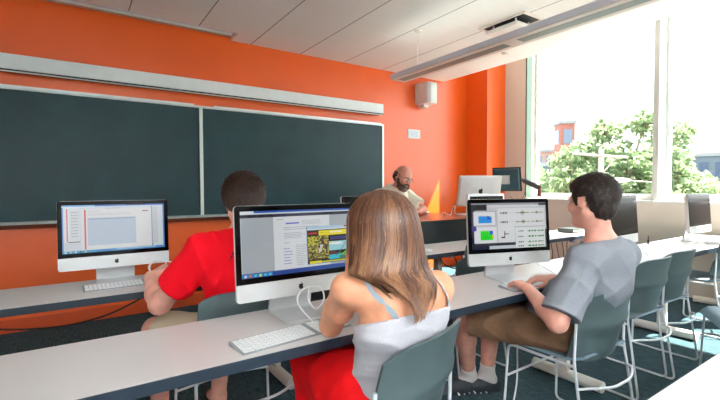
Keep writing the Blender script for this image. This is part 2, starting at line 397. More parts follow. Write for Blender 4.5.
# ------------------------------------------------------------------ tables
def make_table(y0, y1, x0, x1, legs, label, far=True):
    t = empty('classroom_table', ((x0+x1)/2, (y0+y1)/2, 0), 0, label, 'table', 'long classroom tables')
    cx, cy = (x0+x1)/2, (y0+y1)/2
    mb = MB(); mb.box(x0-cx+.002, x1-cx-.002, y0-cy+.003, y1-cy-.003, .702, .73); mb.build('tabletop', lam, t)
    mb = MB(); mb.box(x0-cx, x1-cx, y0-cy, y0-cy+.003, .694, .7285); mb.box(x0-cx, x1-cx, y1-cy-.003, y1-cy, .694, .7285)
    mb.box(x0-cx, x0-cx+.002, y0-cy, y1-cy, .694, .7285); mb.box(x1-cx-.002, x1-cx, y0-cy, y1-cy, .694, .7285); mb.box(x0-cx+.002, x1-cx-.002, y0-cy+.003, y1-cy-.003, .694, .702)
    mb.build('edge_band', edgeb, t)
    for x in legs:
        mb = MB(); mb.box(-.02, .02, -.035, .035, .05, .69); mb.box(-.02, .02, -.17, .17, .665, .693)
        l = mb.build('leg', legm, t, bevel=.006, loc=(x-cx, .02, 0))
        mb = MB(); mb.tube([(0, -.245, .038), (0, -.235, .038), (0, .2, .038), (0, .21, .038)], .035, 14)
        mb.build('foot', legm, l, smooth=True)
        for yy in (-.2, .17): mb = MB(); mb.tube([(0, yy, 0), (0, yy, .012)], .018, 10); mb.build('glide', blackp, l)
    mb = MB()
    for a, b in zip(legs[:-1], legs[1:]): mb.box(a-cx+.02, b-cx-.02, .05, .07, .64, .69)
    mb.build('rail', legm, t)
    return t
T1 = make_table(1.232, 1.695, -1.97, 5.62, [-1.9, -.44, 1.08, 2.6, 4.11, 5.5], 'white table with the grey-shirted boy and long-haired girl seated at it')
T0 = make_table(2.34, 2.80, -1.97, 5.56, [-1.9, -.44, 1.08, 2.56, 4.08, 5.4], 'white table nearest the board, with the red-shirted man seated at it')
T2 = make_table(-.02, .442, 1.06, 5.4, [1.2, 2.6, 4.11, 5.3], 'white table whose bare corner shows at the lower right')

# ------------------------------------------------------------------ chairs
def make_chair(name, label, rz, loc):
    c = empty(name, loc, rz, label, 'chair', 'classroom chairs with white wire frames')
    def back(u, v):
        w = .225-.012*(1-v)**2
        y = -.185-.075*v-(.014*math.exp(-((v-.52)/.09)**2))+.045*u*u+.02*abs(u)**6
        z = .485+.335*v-.04*abs(u)**6*v*v+.03*abs(u)**4*(1-v)**2
        return (u*w, y, z)
    mb = MB(); mb.grid(back, 20, 18, .011); mb.build('backrest', shell, c, smooth=True)
    def seat(u, v):
        w = .215+.012*v
        y = -.19+.41*v; z = .452-.014*(1-u*u)*math.sin(PI*min(1, v*1.1))-.035*max(0, v-.82)**2/.03+.004
        if v < .2: z += .02*(1-v/.2)**2
        return (u*w*(1-.12*max(0, abs(v-.5)-.35)/.15*abs(u)**3), y, z)
    mb = MB(); mb.grid(seat, 14, 16, .011); mb.build('seat', seatm, c, smooth=True)
    for s in (-1, 1):
        pts = round_corners([(s*.229, -.172, .70), (s*.233, -.165, .46), (s*.245, -.235, .008), (s*.245, .20, .008), (s*.226, .185, .436), (s*.228, -.168, .436)], .035)
        mb = MB(); mb.tube(pts, .0068, 8); mb.build('side_frame', rodm, c, smooth=True)
    mb = MB(); mb.tube(smooth_path([(-.236, -.185, .345), (-.19, -.225, .352), (-.09, -.262, .345), (0, -.266, .342), (.09, -.262, .345), (.19, -.225, .352), (.236, -.185, .345)], 4), .0062, 8); mb.build('rear_crossbar', rodm, c, smooth=True)
    mb = MB(); mb.tube(smooth_path([(-.235, .188, .27), (-.12, .15, .30), (0, .14, .31), (.12, .15, .30), (.235, .188, .27)], 4), .0062, 8); mb.build('front_crossbar', rodm, c, smooth=True)
    return c
ch = make_chair('classroom_chair', 'grey-green plastic chair with the girl in the pale top on it', math.radians(18), (.815, 1.125, 0))
CH = [((2.07, 1.165, 0), 0, 'grey-green plastic chair with the boy in the grey shirt on it'),
      ((.62, 1.96, 0), 2, 'grey-green plastic chair with the red-shirted man on it'),
      ((2.91, 1.30, 0), -1, 'empty chair next to the seated boy, at the same table'),
      ((3.40, 1.33, 0), -2, 'empty chair partly behind the chair next to the boy, further right'),
      ((3.34, .72, 0), 32, 'empty chair turned askew at the right behind the tucked-in chairs, blue-grey seat showing'),
      ((4.56, 1.36, 0), 0, 'empty chair in sunlight at the window end of the boy\'s table'),
      ((2.19, 2.02, 0), 2, 'empty chair behind the middle lit computer, nearer of the two there'),
      ((2.80, 2.46, 0), -3, 'empty chair under the front table, farther of the two behind the boy\'s computer')]
for loc, rz, lb in CH:
    c_ = dup(ch, loc, math.radians(rz), lb)
    if 'grey shirt' in lb:          # its sprung back gives under his weight
        for k_ in c_.children:
            if k_.name.startswith('backrest'): k_.location.z = -.045

# ------------------------------------------------------------------ computers
def apple_pts():
    half = [(0, .30), (.10, .36), (.24, .36), (.34, .28), (.37, .20)]
    bite = [(.30, .13), (.27, .02), (.30, -.08), (.38, -.14)]
    rest = [(.33, -.28), (.24, -.42), (.14, -.48), (.06, -.46), (0, -.44)]
    left = [(-.06, -.46), (-.14, -.48), (-.24, -.42), (-.34, -.26), (-.40, -.06), (-.38, .14), (-.30, .30), (-.18, .37), (-.08, .34)]
    return half+bite+rest+left
def rounded_rect(w, h, r, n=4):
    out = []
    for cx, cz, a0 in ((w-r, h-r, 0), (-w+r, h-r, 90), (-w+r, -h+r, 180), (w-r, -h+r, 270)):
        for k in range(n+1):
            a = math.radians(a0+90*k/n); out.append((cx+r*math.cos(a), cz+r*math.sin(a)))
    return out
def display(rects, w, h, parent, y, zc, m=disp_m):
    """rects: (x0,y0,x1,y1,rgb) or polygons ([pts],rgb), coordinates 0..1, y down"""
    vs, fs, cols = [], [], []
    for i, r in enumerate(rects):
        if len(r) == 5: p = [(r[0], r[1]), (r[2], r[1]), (r[2], r[3]), (r[0], r[3])]; c = r[4]
        else: p, c = r
        o = len(vs)
        for q in p: vs.append((-w+2*w*q[0], y-.00002*i, zc+h-2*h*q[1]))
        fs.append(list(range(o, o+len(p)))); cols.append(lin(c))
    me = bpy.data.meshes.new('display'); me.from_pydata(vs, [], fs); me.materials.append(m)
    a = me.color_attributes.new('ink', 'FLOAT_COLOR', 'CORNER'); k = 0
    for f, c in zip(me.polygons, cols):
        for _ in f.loop_indices: a.data[k].color = c; k += 1
    # make normals face -Y
    bm = bmesh.new(); bm.from_mesh(me)
    for f in bm.faces:
        if f.normal.y > 0: f.normal_flip()
    bm.to_mesh(me); bm.free()
    o = bpy.data.objects.new('display', me); COL.objects.link(o); o.parent = parent; return o
def computer(loc, rz, label, rects=None, tilt=4, white=False, group='all-in-one desktop computers on the tables'):
    """slim all-in-one, faces -Y"""
    c = empty('desktop_computer', loc, rz, label, 'computer', group)
    W, H = .264, .1825; zc = .085+H
    T = Matrix.Translation((0, -.01, .2)) @ Matrix.Rotation(math.radians(-tilt), 4, 'X') @ Matrix.Translation((0, 0, -.2))
    mb = MB(); R = rounded_rect(W, H, .014)
    R = [(x, z+zc) for x, z in R]; mb.prism(R, -.006, .008, 'y', T)
    R2 = [(x*.93, (z-zc)*.9+zc) for x, z in R]
    n = len(R); vs = [(x, .008, z) for x, z in R]+[(x, .03, z) for x, z in R2]+[(0, .042, zc)]
    fs = [(i, (i+1) % n, n+(i+1) % n, n+i) for i in range(n)]+[(n+i, n+(i+1) % n, 2*n) for i in range(n)]
    mb.add(vs, fs, T); body = mb.build('housing', alum, c)
    mb = MB(); zb = .085+.068; pts = [(x, z) for x, z in R if z > zc]; pts = pts+[(-W, zb), (W, zb)]
    mb.prism([(x*.998, min(z, zc+H-.001)) for x, z in pts], -.0095, -.006, 'y', T); gl = mb.build('front_glass', bezel_white if white else bezel, c)
    if rects:
        d = display(rects, W-.021, (H*2-.068-.044)/2, gl, 0, 0); d.matrix_local = T @ Matrix.Translation((0, -.0098, zb+(H*2-.068)/2))
    elif True:
        mb = MB(); hh = (H*2-.068-.044)/2; zm = zb+(H*2-.068)/2; mb.box(-W+.021, W-.021, -.0103, -.0096, zm-hh, zm+hh, T); mb.build('display', mat('sleeping_display', (26, 20, 22), .2, spec=.08), gl)
    A = apple_pts()
    for y, s, nm in ((-.0066, 1, 'logo'), (.0425, -1.6, 'rear_logo')):
        mb = MB(); z0 = .085+.034 if s > 0 else zc+.01
        k = .026*abs(s)*(1.6 if s < 0 else 1)
        mb.prism([(x*k*(1 if s > 0 else -1), z0+z*k) for x, z in A], y, y+.0012*(1 if s > 0 else 1), 'y', T)
        leaf = [(0, .40), (.02, .5), (.10, .6), (.17, .62), (.16, .52), (.09, .43)]
        mb.prism([(x*k*(1 if s > 0 else -1), z0+z*k) for x, z in leaf], y, y+.0012, 'y', T)
        mb.build(nm, logo_m, c)
    # stand: foot plate + leaning neck
    mb = MB()
    prof = [(-.095, .0), (.09, .0), (.1, .004), (.055, .2), (.03, .26), (.022, .255), (.045, .2), (.082, .012), (.07, .0065), (-.095, .0055)]
    mb.prism(prof, -.095, .095, 'x'); mb.build('stand', alum, c, bevel=.0015)
    return c

# --- screen content (0..1, y down)
def lines(x0, x1, y0, y1, n, col, jag=.3, h=.35):
    out = []; dy = (y1-y0)/n
    for i in range(n):
        x = x0
        end = x1-random.random()*jag*(x1-x0)
        while x < end:
            w = random.uniform(.008, .022); out.append((x, y0+i*dy, min(x+w, end), y0+i*dy+dy*h, col)); x += w+.004
    return out
def scr_left():
    r = [(0, 0, 1, 1, (206, 212, 218)), (0, 0, 1, .03, (120, 180, 236)), (.3, 0, 1, .028, (40, 110, 200)), (.6, .0, .8, .02, (30, 60, 130)),
         (0, .03, .3, .05, (226, 232, 240)), (0, .05, .17, .77, (222, 226, 230)), (0.0, .05, .012, .95, (90, 150, 220)), (.04, .08, .05, .75, (214, 90, 100)), (.07, .1, .16, .74, (212, 218, 222)),
         (.05, .755, .17, .77, (40, 44, 52)), (.16, .05, .87, .95, (196, 204, 214)), (.165, .05, .86, .94, (218, 220, 222)), (.165, .05, .86, .075, (196, 214, 232)),
         (.20, .1, .215, .93, (210, 84, 96)), (.23, .1, .8, .9, (220, 221, 222)), (.23, .27, .70, .86, (184, 198, 214)), (.24, .29, .69, .31, (150, 166, 190)),
         (.77, .14, .80, .165, (200, 40, 50)), (.805, .145, .83, .165, (90, 90, 96)), (.865, .05, .875, .96, (80, 120, 180)), (.87, .06, .93, .9, (198, 202, 204)),
         (.93, .05, .985, .93, (206, 214, 218)), (.985, .02, 1, 1, (60, 130, 200)), (0, .95, 1, 1, (60, 140, 200)), (.0, .955, .3, .99, (50, 160, 210)), (.5, .955, .9, .975, (160, 200, 224))]
    for k in range(5): r.append((.02+.045*k, .96, .035+.045*k, .99, random.choice([(230, 220, 90), (230, 240, 250), (40, 90, 60)])))
    r += lines(.08, .15, .14, .7, 9, (170, 178, 186)); r += lines(.24, .36, .13, .15, 1, (140, 150, 170)); r += lines(.24, .66, .18, .24, 2, (180, 186, 196)); r += lines(.4, .56, .075, .09, 1, (60, 60, 70))
    return r
def scr_mid():
    r = [(0, 0, 1, 1, (168, 176, 182)), (0, 0, .13, .035, (226, 232, 236)), (.11, 0, 1, .03, (32, 84, 176)), (.0, .03, 1, .05, (214, 220, 226)), (.0, .05, 1, .10, (26, 30, 44)),
         (0, .10, .005, .93, (206, 220, 224)), (.27, .10, .79, .93, (216, 220, 224)), (.38, .2, .5, .22, (70, 80, 190)), (0, .93, 1, 1, (26, 70, 150)), (0, .94, .25, .99, (40, 130, 190))]
    r += lines(.27, .8, .055, .07, 1, (120, 110, 150)); r += lines(.28, .75, .08, .095, 1, (90, 96, 150)); r += lines(.3, .36, .14, .16, 1, (120, 124, 130))
    r += lines(.52, .72, .17, .25, 4, (170, 174, 180)); r += lines(.36, .72, .27, .33, 2, (160, 164, 172)); r += lines(.36, .55, .36, .46, 4, (150, 156, 176))
    r += lines(.36, .42, .51, .53, 1, (70, 74, 80)); r += lines(.35, .43, .60, .88, 6, (110, 120, 190), h=.25); r += lines(.46, .56, .56, .9, 12, (160, 164, 170))
    for k in range(6): r.append((.015+.04*k, .95, .035+.04*k, .985, random.choice([(90, 200, 230), (230, 240, 120), (230, 120, 60), (220, 230, 240)])))
    # pop-up window with a nature page
    X0, Y0, X1, Y1 = .565, .30, .97, .885; W, H = X1-X0, Y1-Y0
    def q(a, b, c, d, col): r.append((X0+a*W, Y0+b*H, X0+c*W, Y0+d*H, col))
    q(-.015, -.03, 1.015, 1.02, (90, 130, 170)); q(0, 0, 1, 1, (16, 16, 16)); q(0, -.03, 1, .06, (170, 200, 222)); q(.9, -.02, .99, .03, (190, 60, 60)); q(0, .04, 1, .075, (214, 222, 230))
    q(.27, .1, 1, .24, (236, 222, 20)); q(.55, .135, .85, .175, (236, 236, 210)); r.extend(lines(X0+.3*W, X0+.5*W, Y0+.15*H, Y0+.18*H, 1, (120, 100, 20)))
    r.extend(lines(X0+.02*W, X0+.24*W, Y0+.14*H, Y0+.2*H, 1, (200, 50, 30), 0, .8))
    cols = [(96, 74, 34), (150, 126, 60), (60, 46, 24), (206, 182, 110), (176, 172, 40), (36, 32, 20), (130, 150, 40)]
    for i in range(14):
        for j in range(19):
            cc = random.choice(cols); 
            if i < 6 and j < 7 and random.random() < .5: cc = (196, 200, 30)
            if abs(i-8+(j-9)*.25) < .9 and 6 < j < 13: cc = (206, 206, 214)
            q(.01+i*.034, .25+j*.034, .01+(i+1)*.034, .25+(j+1)*.034, cc)
    r.extend(lines(X0+.53*W, X0+.97*W, Y0+.29*H, Y0+.38*H, 2, (90, 90, 170), .2, .6))
    q(.49, .42, 1, .68, (150, 208, 216)); r.append(([(X0+(.6+.1*math.cos(a))*W, Y0+(.48+.035*math.sin(a))*H) for a in [k*PI/6 for k in range(12)]], (230, 236, 238)))
    r.append(([(X0+(.72+.12*math.cos(a))*W, Y0+(.485+.04*math.sin(a))*H) for a in [k*PI/6 for k in range(12)]], (226, 234, 236)))
    r.append(([(X0+(.55+.03*math.cos(a))*W, Y0+(.45+.03*math.sin(a))*H) for a in [k*PI/6 for k in range(12)]], (244, 214, 70)))
    q(.49, .78, .9, .93, (44, 190, 208)); q(.75, .84, 1, .93, (74, 120, 104))
    r.append(([(X0+.49*W, Y0+.68*H), (X0+.56*W, Y0+.68*H), (X0+.68*W, Y0+.74*H), (X0+.75*W, Y0+.80*H), (X0+.49*W, Y0+.80*H)], (86, 38, 26)))
    r.append(([(X0+.76*W, Y0+.82*H), (X0+.9*W, Y0+.72*H), (X0+1*W, Y0+.68*H), (X0+1*W, Y0+.84*H), (X0+.8*W, Y0+.84*H)], (110, 176, 40)))
    r.append(([(X0+.66*W, Y0+.84*H), (X0+.93*W, Y0+.46*H), (X0+.94*W, Y0+.47*H), (X0+.68*W, Y0+.85*H)], (110, 110, 112)))
    q(.9, .84, .98, .93, (220, 200, 50)); q(.02, .93, .3, 1.0, (226, 214, 30)); q(.3, .95, 1, .99, (210, 198, 20))
    return r
def scr_right():
    r = [(0, 0, 1, 1, (196, 200, 204)), (0, 0, 1, .04, (150, 154, 162)), (.0, .03, .2, .16, (30, 34, 42)), (.9, .01, 1, .06, (44, 30, 52)), (.22, .05, .9, .09, (214, 216, 218)), (0, .16, .04, .9, (24, 24, 60)),
         (.02, .18, .32, .49, (150, 156, 160)), (.03, .19, .31, .48, (226, 228, 232)), (.09, .28, .26, .43, (30, 150, 236)), (.2, .28, .26, .35, (40, 70, 220)), (.23, .28, .26, .31, (90, 220, 120)),
         (.03, .52, .32, .86, (226, 228, 232)), (.0, .5, .06, .6, (60, 40, 150)), (.11, .60, .27, .80, (30, 226, 24)), (.23, .60, .27, .68, (40, 90, 230)), (.26, .7, .28, .76, (240, 190, 40)),
         (.0, .87, .6, .93, (40, 44, 48)), (.0, .93, .22, 1, (22, 22, 60)), (.22, .93, .6, 1, (200, 206, 212)), (.34, .12, .98, .55, (220, 222, 224)), (.34, .55, .56, .86, (222, 224, 226)),
         (.57, .54, .98, 1, (222, 226, 226)), (.56, .52, .99, .545, (180, 184, 190)), (.98, .6, 1, 1, (60, 64, 70))]
    def wave(x0, x1, y, a, col, seed):
        n = 18; rr = random.Random(seed); p = []
        e = [a*(.25+.75*rr.random())*(1 if (i//3) % 2 else .35) for i in range(n+1)]
        for i in range(n+1): p.append((x0+(x1-x0)*i/n, y-e[i]))
        for i in range(n, -1, -1): p.append((x0+(x1-x0)*i/n, y+e[i]))
        r.append((p, col))
    for yy, sd in ((.22, 1), (.42, 2)):
        r.append((.36, yy-.003, .96, yy+.003, (170, 176, 180)))
        wave(.37, .42, yy, .03, (110, 50, 40), sd); wave(.41, .47, yy, .035, (50, 100, 60), sd+9)
        wave(.58, .66, yy, .02, (140, 96, 70), sd+3); wave(.66, .70, yy, .06, (60, 120, 50), sd+4); wave(.70, .76, yy, .022, (150, 140, 60), sd+5)
        wave(.79, .86, yy, .022, (150, 120, 80), sd+6); wave(.86, .89, yy, .05, (50, 110, 50), sd+7); wave(.89, .96, yy, .02, (140, 120, 90), sd+8)
    wave(.42, .48, .68, .03, (60, 110, 60), 21); r.append((.42, .62, .43, .76, (50, 60, 50))); r.append((.38, .74, .43, .77, (110, 60, 50)))
    for k, yy in enumerate((.63, .75, .87, .96)):
        wave(.60, .68, yy, .02, (40, 110, 50), 30+k); wave(.73, .86, yy, .028, (40, 140, 50), 40+k); wave(.87, .96, yy, .026, (50, 120, 50), 50+k)
    return r

ZT_ = .7305
comp = []
comp.append(computer((.18, 2.67, ZT_), 0, 'lit computer at the far left, showing stacked white document windows', scr_left()))
comp.append(computer((.75, 1.555, ZT_), 0, 'lit computer facing the girl, with a yellow and black web page', scr_mid()))
comp.append(computer((2.008, 1.475, ZT_), math.radians(-17.5), 'lit computer facing the boy, showing green waveforms on grey', scr_right()))
comp.append(computer((3.39, 1.50, ZT_), math.radians(3), 'switched-off computer partly behind the boy\'s head'))
comp.append(computer((4.81, 1.46, ZT_), math.radians(0), 'switched-off computer at the right edge by the windows, seen from its left side'))
comp.append(computer((1.90, 2.66, ZT_), 0, 'computer on the front table mostly hidden by the girl\'s hair'))
comp.append(computer((3.28, 2.66, ZT_), 0, 'pale-rimmed computer whose top edge peeks over the boy\'s computer', white=True))
comp.append(computer((3.87, 3.25, .9345), math.radians(180-24), 'computer seen from the back on the instructor\'s desk', tilt=14))

def keyboard(loc, rz, label, w=.43):
    k = empty('keyboard', loc, rz, label, 'keyboard', 'slim white keyboards')
    mb = MB(); mb.prism([(-.057, 0), (.057, 0), (.057, .013), (-.057, .004)], -w/2, w/2, 'x'); mb.build('base', kbase, k, bevel=.0012)
    n = 15 if w < .35 else 22; kw = (w-.012)/n; blocks = [MB(), MB(), MB()]
    for j in range(6):
        y = -.052+j*.0178; z = .0045+(y+.057)/.114*.009; i = 0
        while i < n:
            ww = 1
            if w > .35 and i in (14, 18): i += 1; continue
            if j == 0 and i == 4: ww = 5
            if j == 1 and i in (0, 12): ww = 2
            x = -w/2+.006+i*kw; mb = blocks[0 if (w < .35 or i < 14) else 1 if i < 18 else 2]
            mb.box(x+.0015, x+kw*ww-.0015, y+.0015, y+(.016 if j < 5 else .010), z, z+.003); i += ww
    for mb in blocks:
        if mb.v: mb.build('key_block', keym, k)
    return k
keyboard((.625, 1.338, ZT_), math.radians(6), 'white keyboard in front of the girl')
keyboard((.235, 2.545, ZT_), math.radians(2), 'white keyboard below the far left computer')
keyboard((1.925, 1.292, ZT_), math.radians(-12), 'white keyboard under the boy\'s hands', .29)
def mouse(loc, rz, label):
    m = empty('computer_mouse', loc, rz, label, 'mouse', 'white computer mice')
    def f(u, v):
        a = u*PI; return (.029*math.sin(a)*math.sin(PI*(.02+.96*v))**.6, -.055*math.cos(PI*v), max(0, .016+.016*math.cos(a))*math.sin(PI*(.02+.96*v))**.5+.001)
    mb = MB(); mb.ball((0, 0, .012), (.029, .055, .02), 20, 10); o = mb.build('shell', keym, m, smooth=True)
    for v in o.data.vertices: v.co.z = max(.0005, v.co.z)
    mb = MB(); mb.ball((0, .03, .030), (.004, .006, .004), 8, 6); mb.build('scroll_ball', alu, m)
    return m
mouse((2.29, 2.45, ZT_), 60*PI/180, 'white mouse on the front table beside the girl\'s hair')
mouse((3.43, 3.68, .9345), 60*PI/180, 'white mouse on the instructor\'s desk beside his forearm')
mouse((4.72, 1.33, ZT_), .3, 'white mouse in sunlight by the right edge computer')

# instructor's desk
dk = empty('instructor_desk', (3.2, 3.25, 0), 0, 'tall reddish wood desk with black front panel where the bearded man sits', 'desk')
mb = MB(); mb.box(-1.15, 1.28, -.38, .42, .905, .934); mb.build('desktop', wood, dk, bevel=.004)
mb = MB(); mb.box(-1.12, 1.25, -.36, -.335, .64, .9); mb.build('front_panel', blackfab, dk)
mb = MB(); mb.box(-1.15, 1.28, -.384, -.36, .82, .93); mb.build('fascia', blackfab, dk)
for x in (-1.1, 1.2):
    for y in (-.32, .36):
        mb = MB(); mb.box(x-.025, x+.025, y-.025, y+.025, 0, .905); mb.build('leg', blackp, dk)
# monitor on articulated arm
ma = empty('desk_monitor', (4.25, 3.10, .9345), 0, 'black flat monitor held out on a jointed arm, seen from behind', 'monitor')
Tm = Matrix.Translation((-.07, -.0, .40)) @ Matrix.Rotation(math.radians(180-76), 4, 'Z') @ Matrix.Rotation(math.radians(-10), 4, 'X')
mb = MB(); mb.box(-.17, .17, -.012, .0, -.14, .14, Tm); mb.build('bezel', blackp, ma, bevel=.004)
mb = MB(); mb.box(-.155, .155, 0, .03, -.128, .128, Tm); mb.build('rear_cover', mat('monitor_back_blue_grey', (52, 88, 98), .3), ma, bevel=.012)
mb = MB(); mb.box(-.05, .05, .03, .045, -.05, .05, Tm); mb.build('mount_plate', alu, ma)
mb = MB(); mb.tube(smooth_path([(-.05, -.01, .40), (.04, -.05, .41), (.12, -.10, .385)], 4), .02, 8); mb.tube([(.12, -.10, .385), (.27, -.20, .30)], .03, 10); mb.build('arm', blackp, ma, smooth=True)
mb = MB(); mb.tube([(.27, -.20, .33), (.27, -.20, .20)], .022, 10); mb.tube([(.27, -.20, .16), (.27, -.20, .0)], .014, 10); mb.box(.23, .31, -.24, -.16, 0, .01); mb.build('post', mat('arm_post_copper', (120, 70, 56), .4, metal=.5), ma)
mb = MB(); mb.tube(smooth_path([(0, 0, .20), (.05, -.05, .13), (.11, -.1, .2), (.14, -.11, .31)], 6), .003, 6); mb.build('cable', cable_b, ma)
# papers + cables on the instructor desk, black box on the front table
mb = MB(); mb.box(-.13, .11, -.08, .08, 0, .012); tag(mb.build('paper_stack', keym, loc=(3.66, 3.2, .9345)), 'white papers on the instructor\'s desk below the computer back', 'paper')
mb = MB(); mb.tube(smooth_path([(0, 0, 0.004), (.05, .03, .03), (.1, .0, .004), (.16, .02, .01), (.17, .0, .09), (.18, -.02, .10), (.17, -.03, .02), (.2, -.1, .004)], 8), .0035, 6)
tag(mb.build('desk_cable', cable_w, loc=(3.33, 3.3, .9345)), 'white cable standing up in a loop on the instructor\'s desk', 'cable')
bx = empty('media_player', (4.62, 2.57, ZT_), math.radians(0), 'flat black box on the front table by the boy\'s chin', 'electronics box')
mb = MB(); mb.box(-.12, .12, -.09, .09, .006, .05); mb.build('case', mat('olive_black_plastic', (34, 42, 36), .35), bx, bevel=.004)
mb = MB(); mb.box(-.11, .11, -.0935, -.09, .022, .034); mb.build('front_strip', mat('pale_strip', (150, 160, 140), .4), bx)
for x in (-.1, .1):
    for y in (-.06, .06): mb = MB(); mb.box(x-.01, x+.01, y-.01, y+.01, 0, .006); mb.build('foot', blackp, bx)

# cables
def cable(name, pts, r, m, label, n=6):
    P = smooth_path(pts, n); o = Vector(P[0]); mb = MB(); mb.tube([p-o for p in P], r, 6)
    return tag(mb.build(name, m, smooth=True, loc=o), label, 'cable')
z = ZT_
cable('usb_cable', [(.735, 1.405, z+.012), (.70, 1.44, z+.06), (.70, 1.46, z+.10), (.735, 1.465, z+.125), (.80, 1.47, z+.12), (.815, 1.46, z+.08), (.79, 1.45, z+.05), (.765, 1.45, z+.045), (.745, 1.46, z+.08), (.755, 1.48, z+.12)], .0032, cable_w, 'white cable looped in front of the girl\'s computer stand')
cable('usb_cable', [(.36, 2.60, z+.01), (.38, 2.60, z+.05), (.42, 2.6, z+.09), (.37, 2.61, z+.11), (.33, 2.61, z+.07), (.37, 2.61, z+.02), (.43, 2.61, z+.05), (.45, 2.6, z+.09), (.36, 2.62, z+.1), (.34, 2.62, z+.05), (.40, 2.62, z+.01), (.46, 2.63, z+.06)], .003, cable_w, 'white cables tangled beside the far left computer')
cable('usb_cable', [(2.08, 1.40, z+.004), (2.16, 1.44, z+.004), (2.22, 1.40, z+.02), (2.30, 1.36, z+.004), (2.36, 1.42, z+.004), (2.28, 1.48, z+.06)], .0022, cable_w, 'thin white cable on the table beside the boy\'s computer')
cable('usb_cable', [(3.30, 1.40, z+.003), (3.2, 1.36, z+.003), (3.32, 1.32, z+.003), (3.5, 1.36, z+.003), (3.6, 1.42, z+.003), (3.44, 1.45, z+.003)], .0022, cable_w, 'thin white cable lying in front of the switched-off computer behind the boy')
cable('power_cable', [(-.55, 2.60, .69), (-.35, 2.56, .60), (-.1, 2.50, .575), (.1, 2.47, .60), (.25, 2.45, .66), (.3, 2.45, .69)], .005, cable_b, 'black cable drooping under the front table at the left')
cable('power_cable', [(2.52, 2.55, .69), (2.55, 2.5, .60), (2.72, 2.5, .55), (2.83, 2.55, .66), (2.75, 2.55, .69)], .005, cable_b, 'black cable curling under the front table near its middle leg')
cable('power_cable', [(2.62, 2.55, .69), (2.78, 2.6, .62), (2.88, 2.65, .45), (2.9, 2.7, .2), (3.0, 2.72, .006)], .006, cable_b, 'black cable hanging to the floor behind the empty chairs')
cable('power_cable', [(.95, 1.52, .69), (.9, 1.45, .5), (.82, 1.40, .30), (.55, 1.42, .12), (.40, 1.45, .006), (.2, 1.5, .006)], .004, cable_w, 'white cable hanging below the table beside the girl\'s red skirt')
cable('power_cable', [(1.2, 1.5, .69), (1.0, 1.68, .52), (.8, 1.75, .50), (.62, 1.7, .56), (.45, 1.62, .69)], .004, cable_b, 'black cable sagging under the girl\'s table')
cable('power_cable', [(2.22, 1.5, .69), (2.1, 1.46, .45), (2.02, 1.42, .36), (1.90, 1.34, .2), (1.82, 1.34, .05), (1.75, 1.4, .006), (1.6, 1.5, .006)], .0045, cable_w, 'white cable hanging beneath the boy\'s chair')
for k, (a, s) in enumerate([(3.92, .35), (4.02, .42), (4.14, .3), (4.25, .48), (4.36, .38), (4.6, .45), (4.7, .33)]):
    pts = [(a, 2.6, .69), (a+.03*(-1)**k, 2.58, .69-s*.5), (a+.08, 2.57, .69-s), (a+.14, 2.58, .69-s*.6), (a+.12, 2.6, .69)]
    c = cable('hanging_cable', pts, .004, cable_b if k % 3 else cable_w, 'thin cable hanging in a loop under the window end of the front table')
    c['group'] = 'cables hanging under the front table'
mb = MB(); mb.box(-.02, .02, -.012, .012, -.05, .0); tag(mb.build('power_adapter', mat('blue_plastic', (30, 90, 170), .4), loc=(4.5, 2.5, .69)), 'small blue plug hanging under the front table behind the boy\'s neck', 'plug')
mb = MB(); mb.tube([(0, 0, 0), (0, 0, .035)], .008, 8); mb.tube([(0, 0, .035), (0, 0, .07)], .004, 8); tag(mb.build('pen', blackp, loc=(4.27, 1.66, ZT_), smooth=True), 'small dark pen tip standing on the back edge of the white table', 'pen')

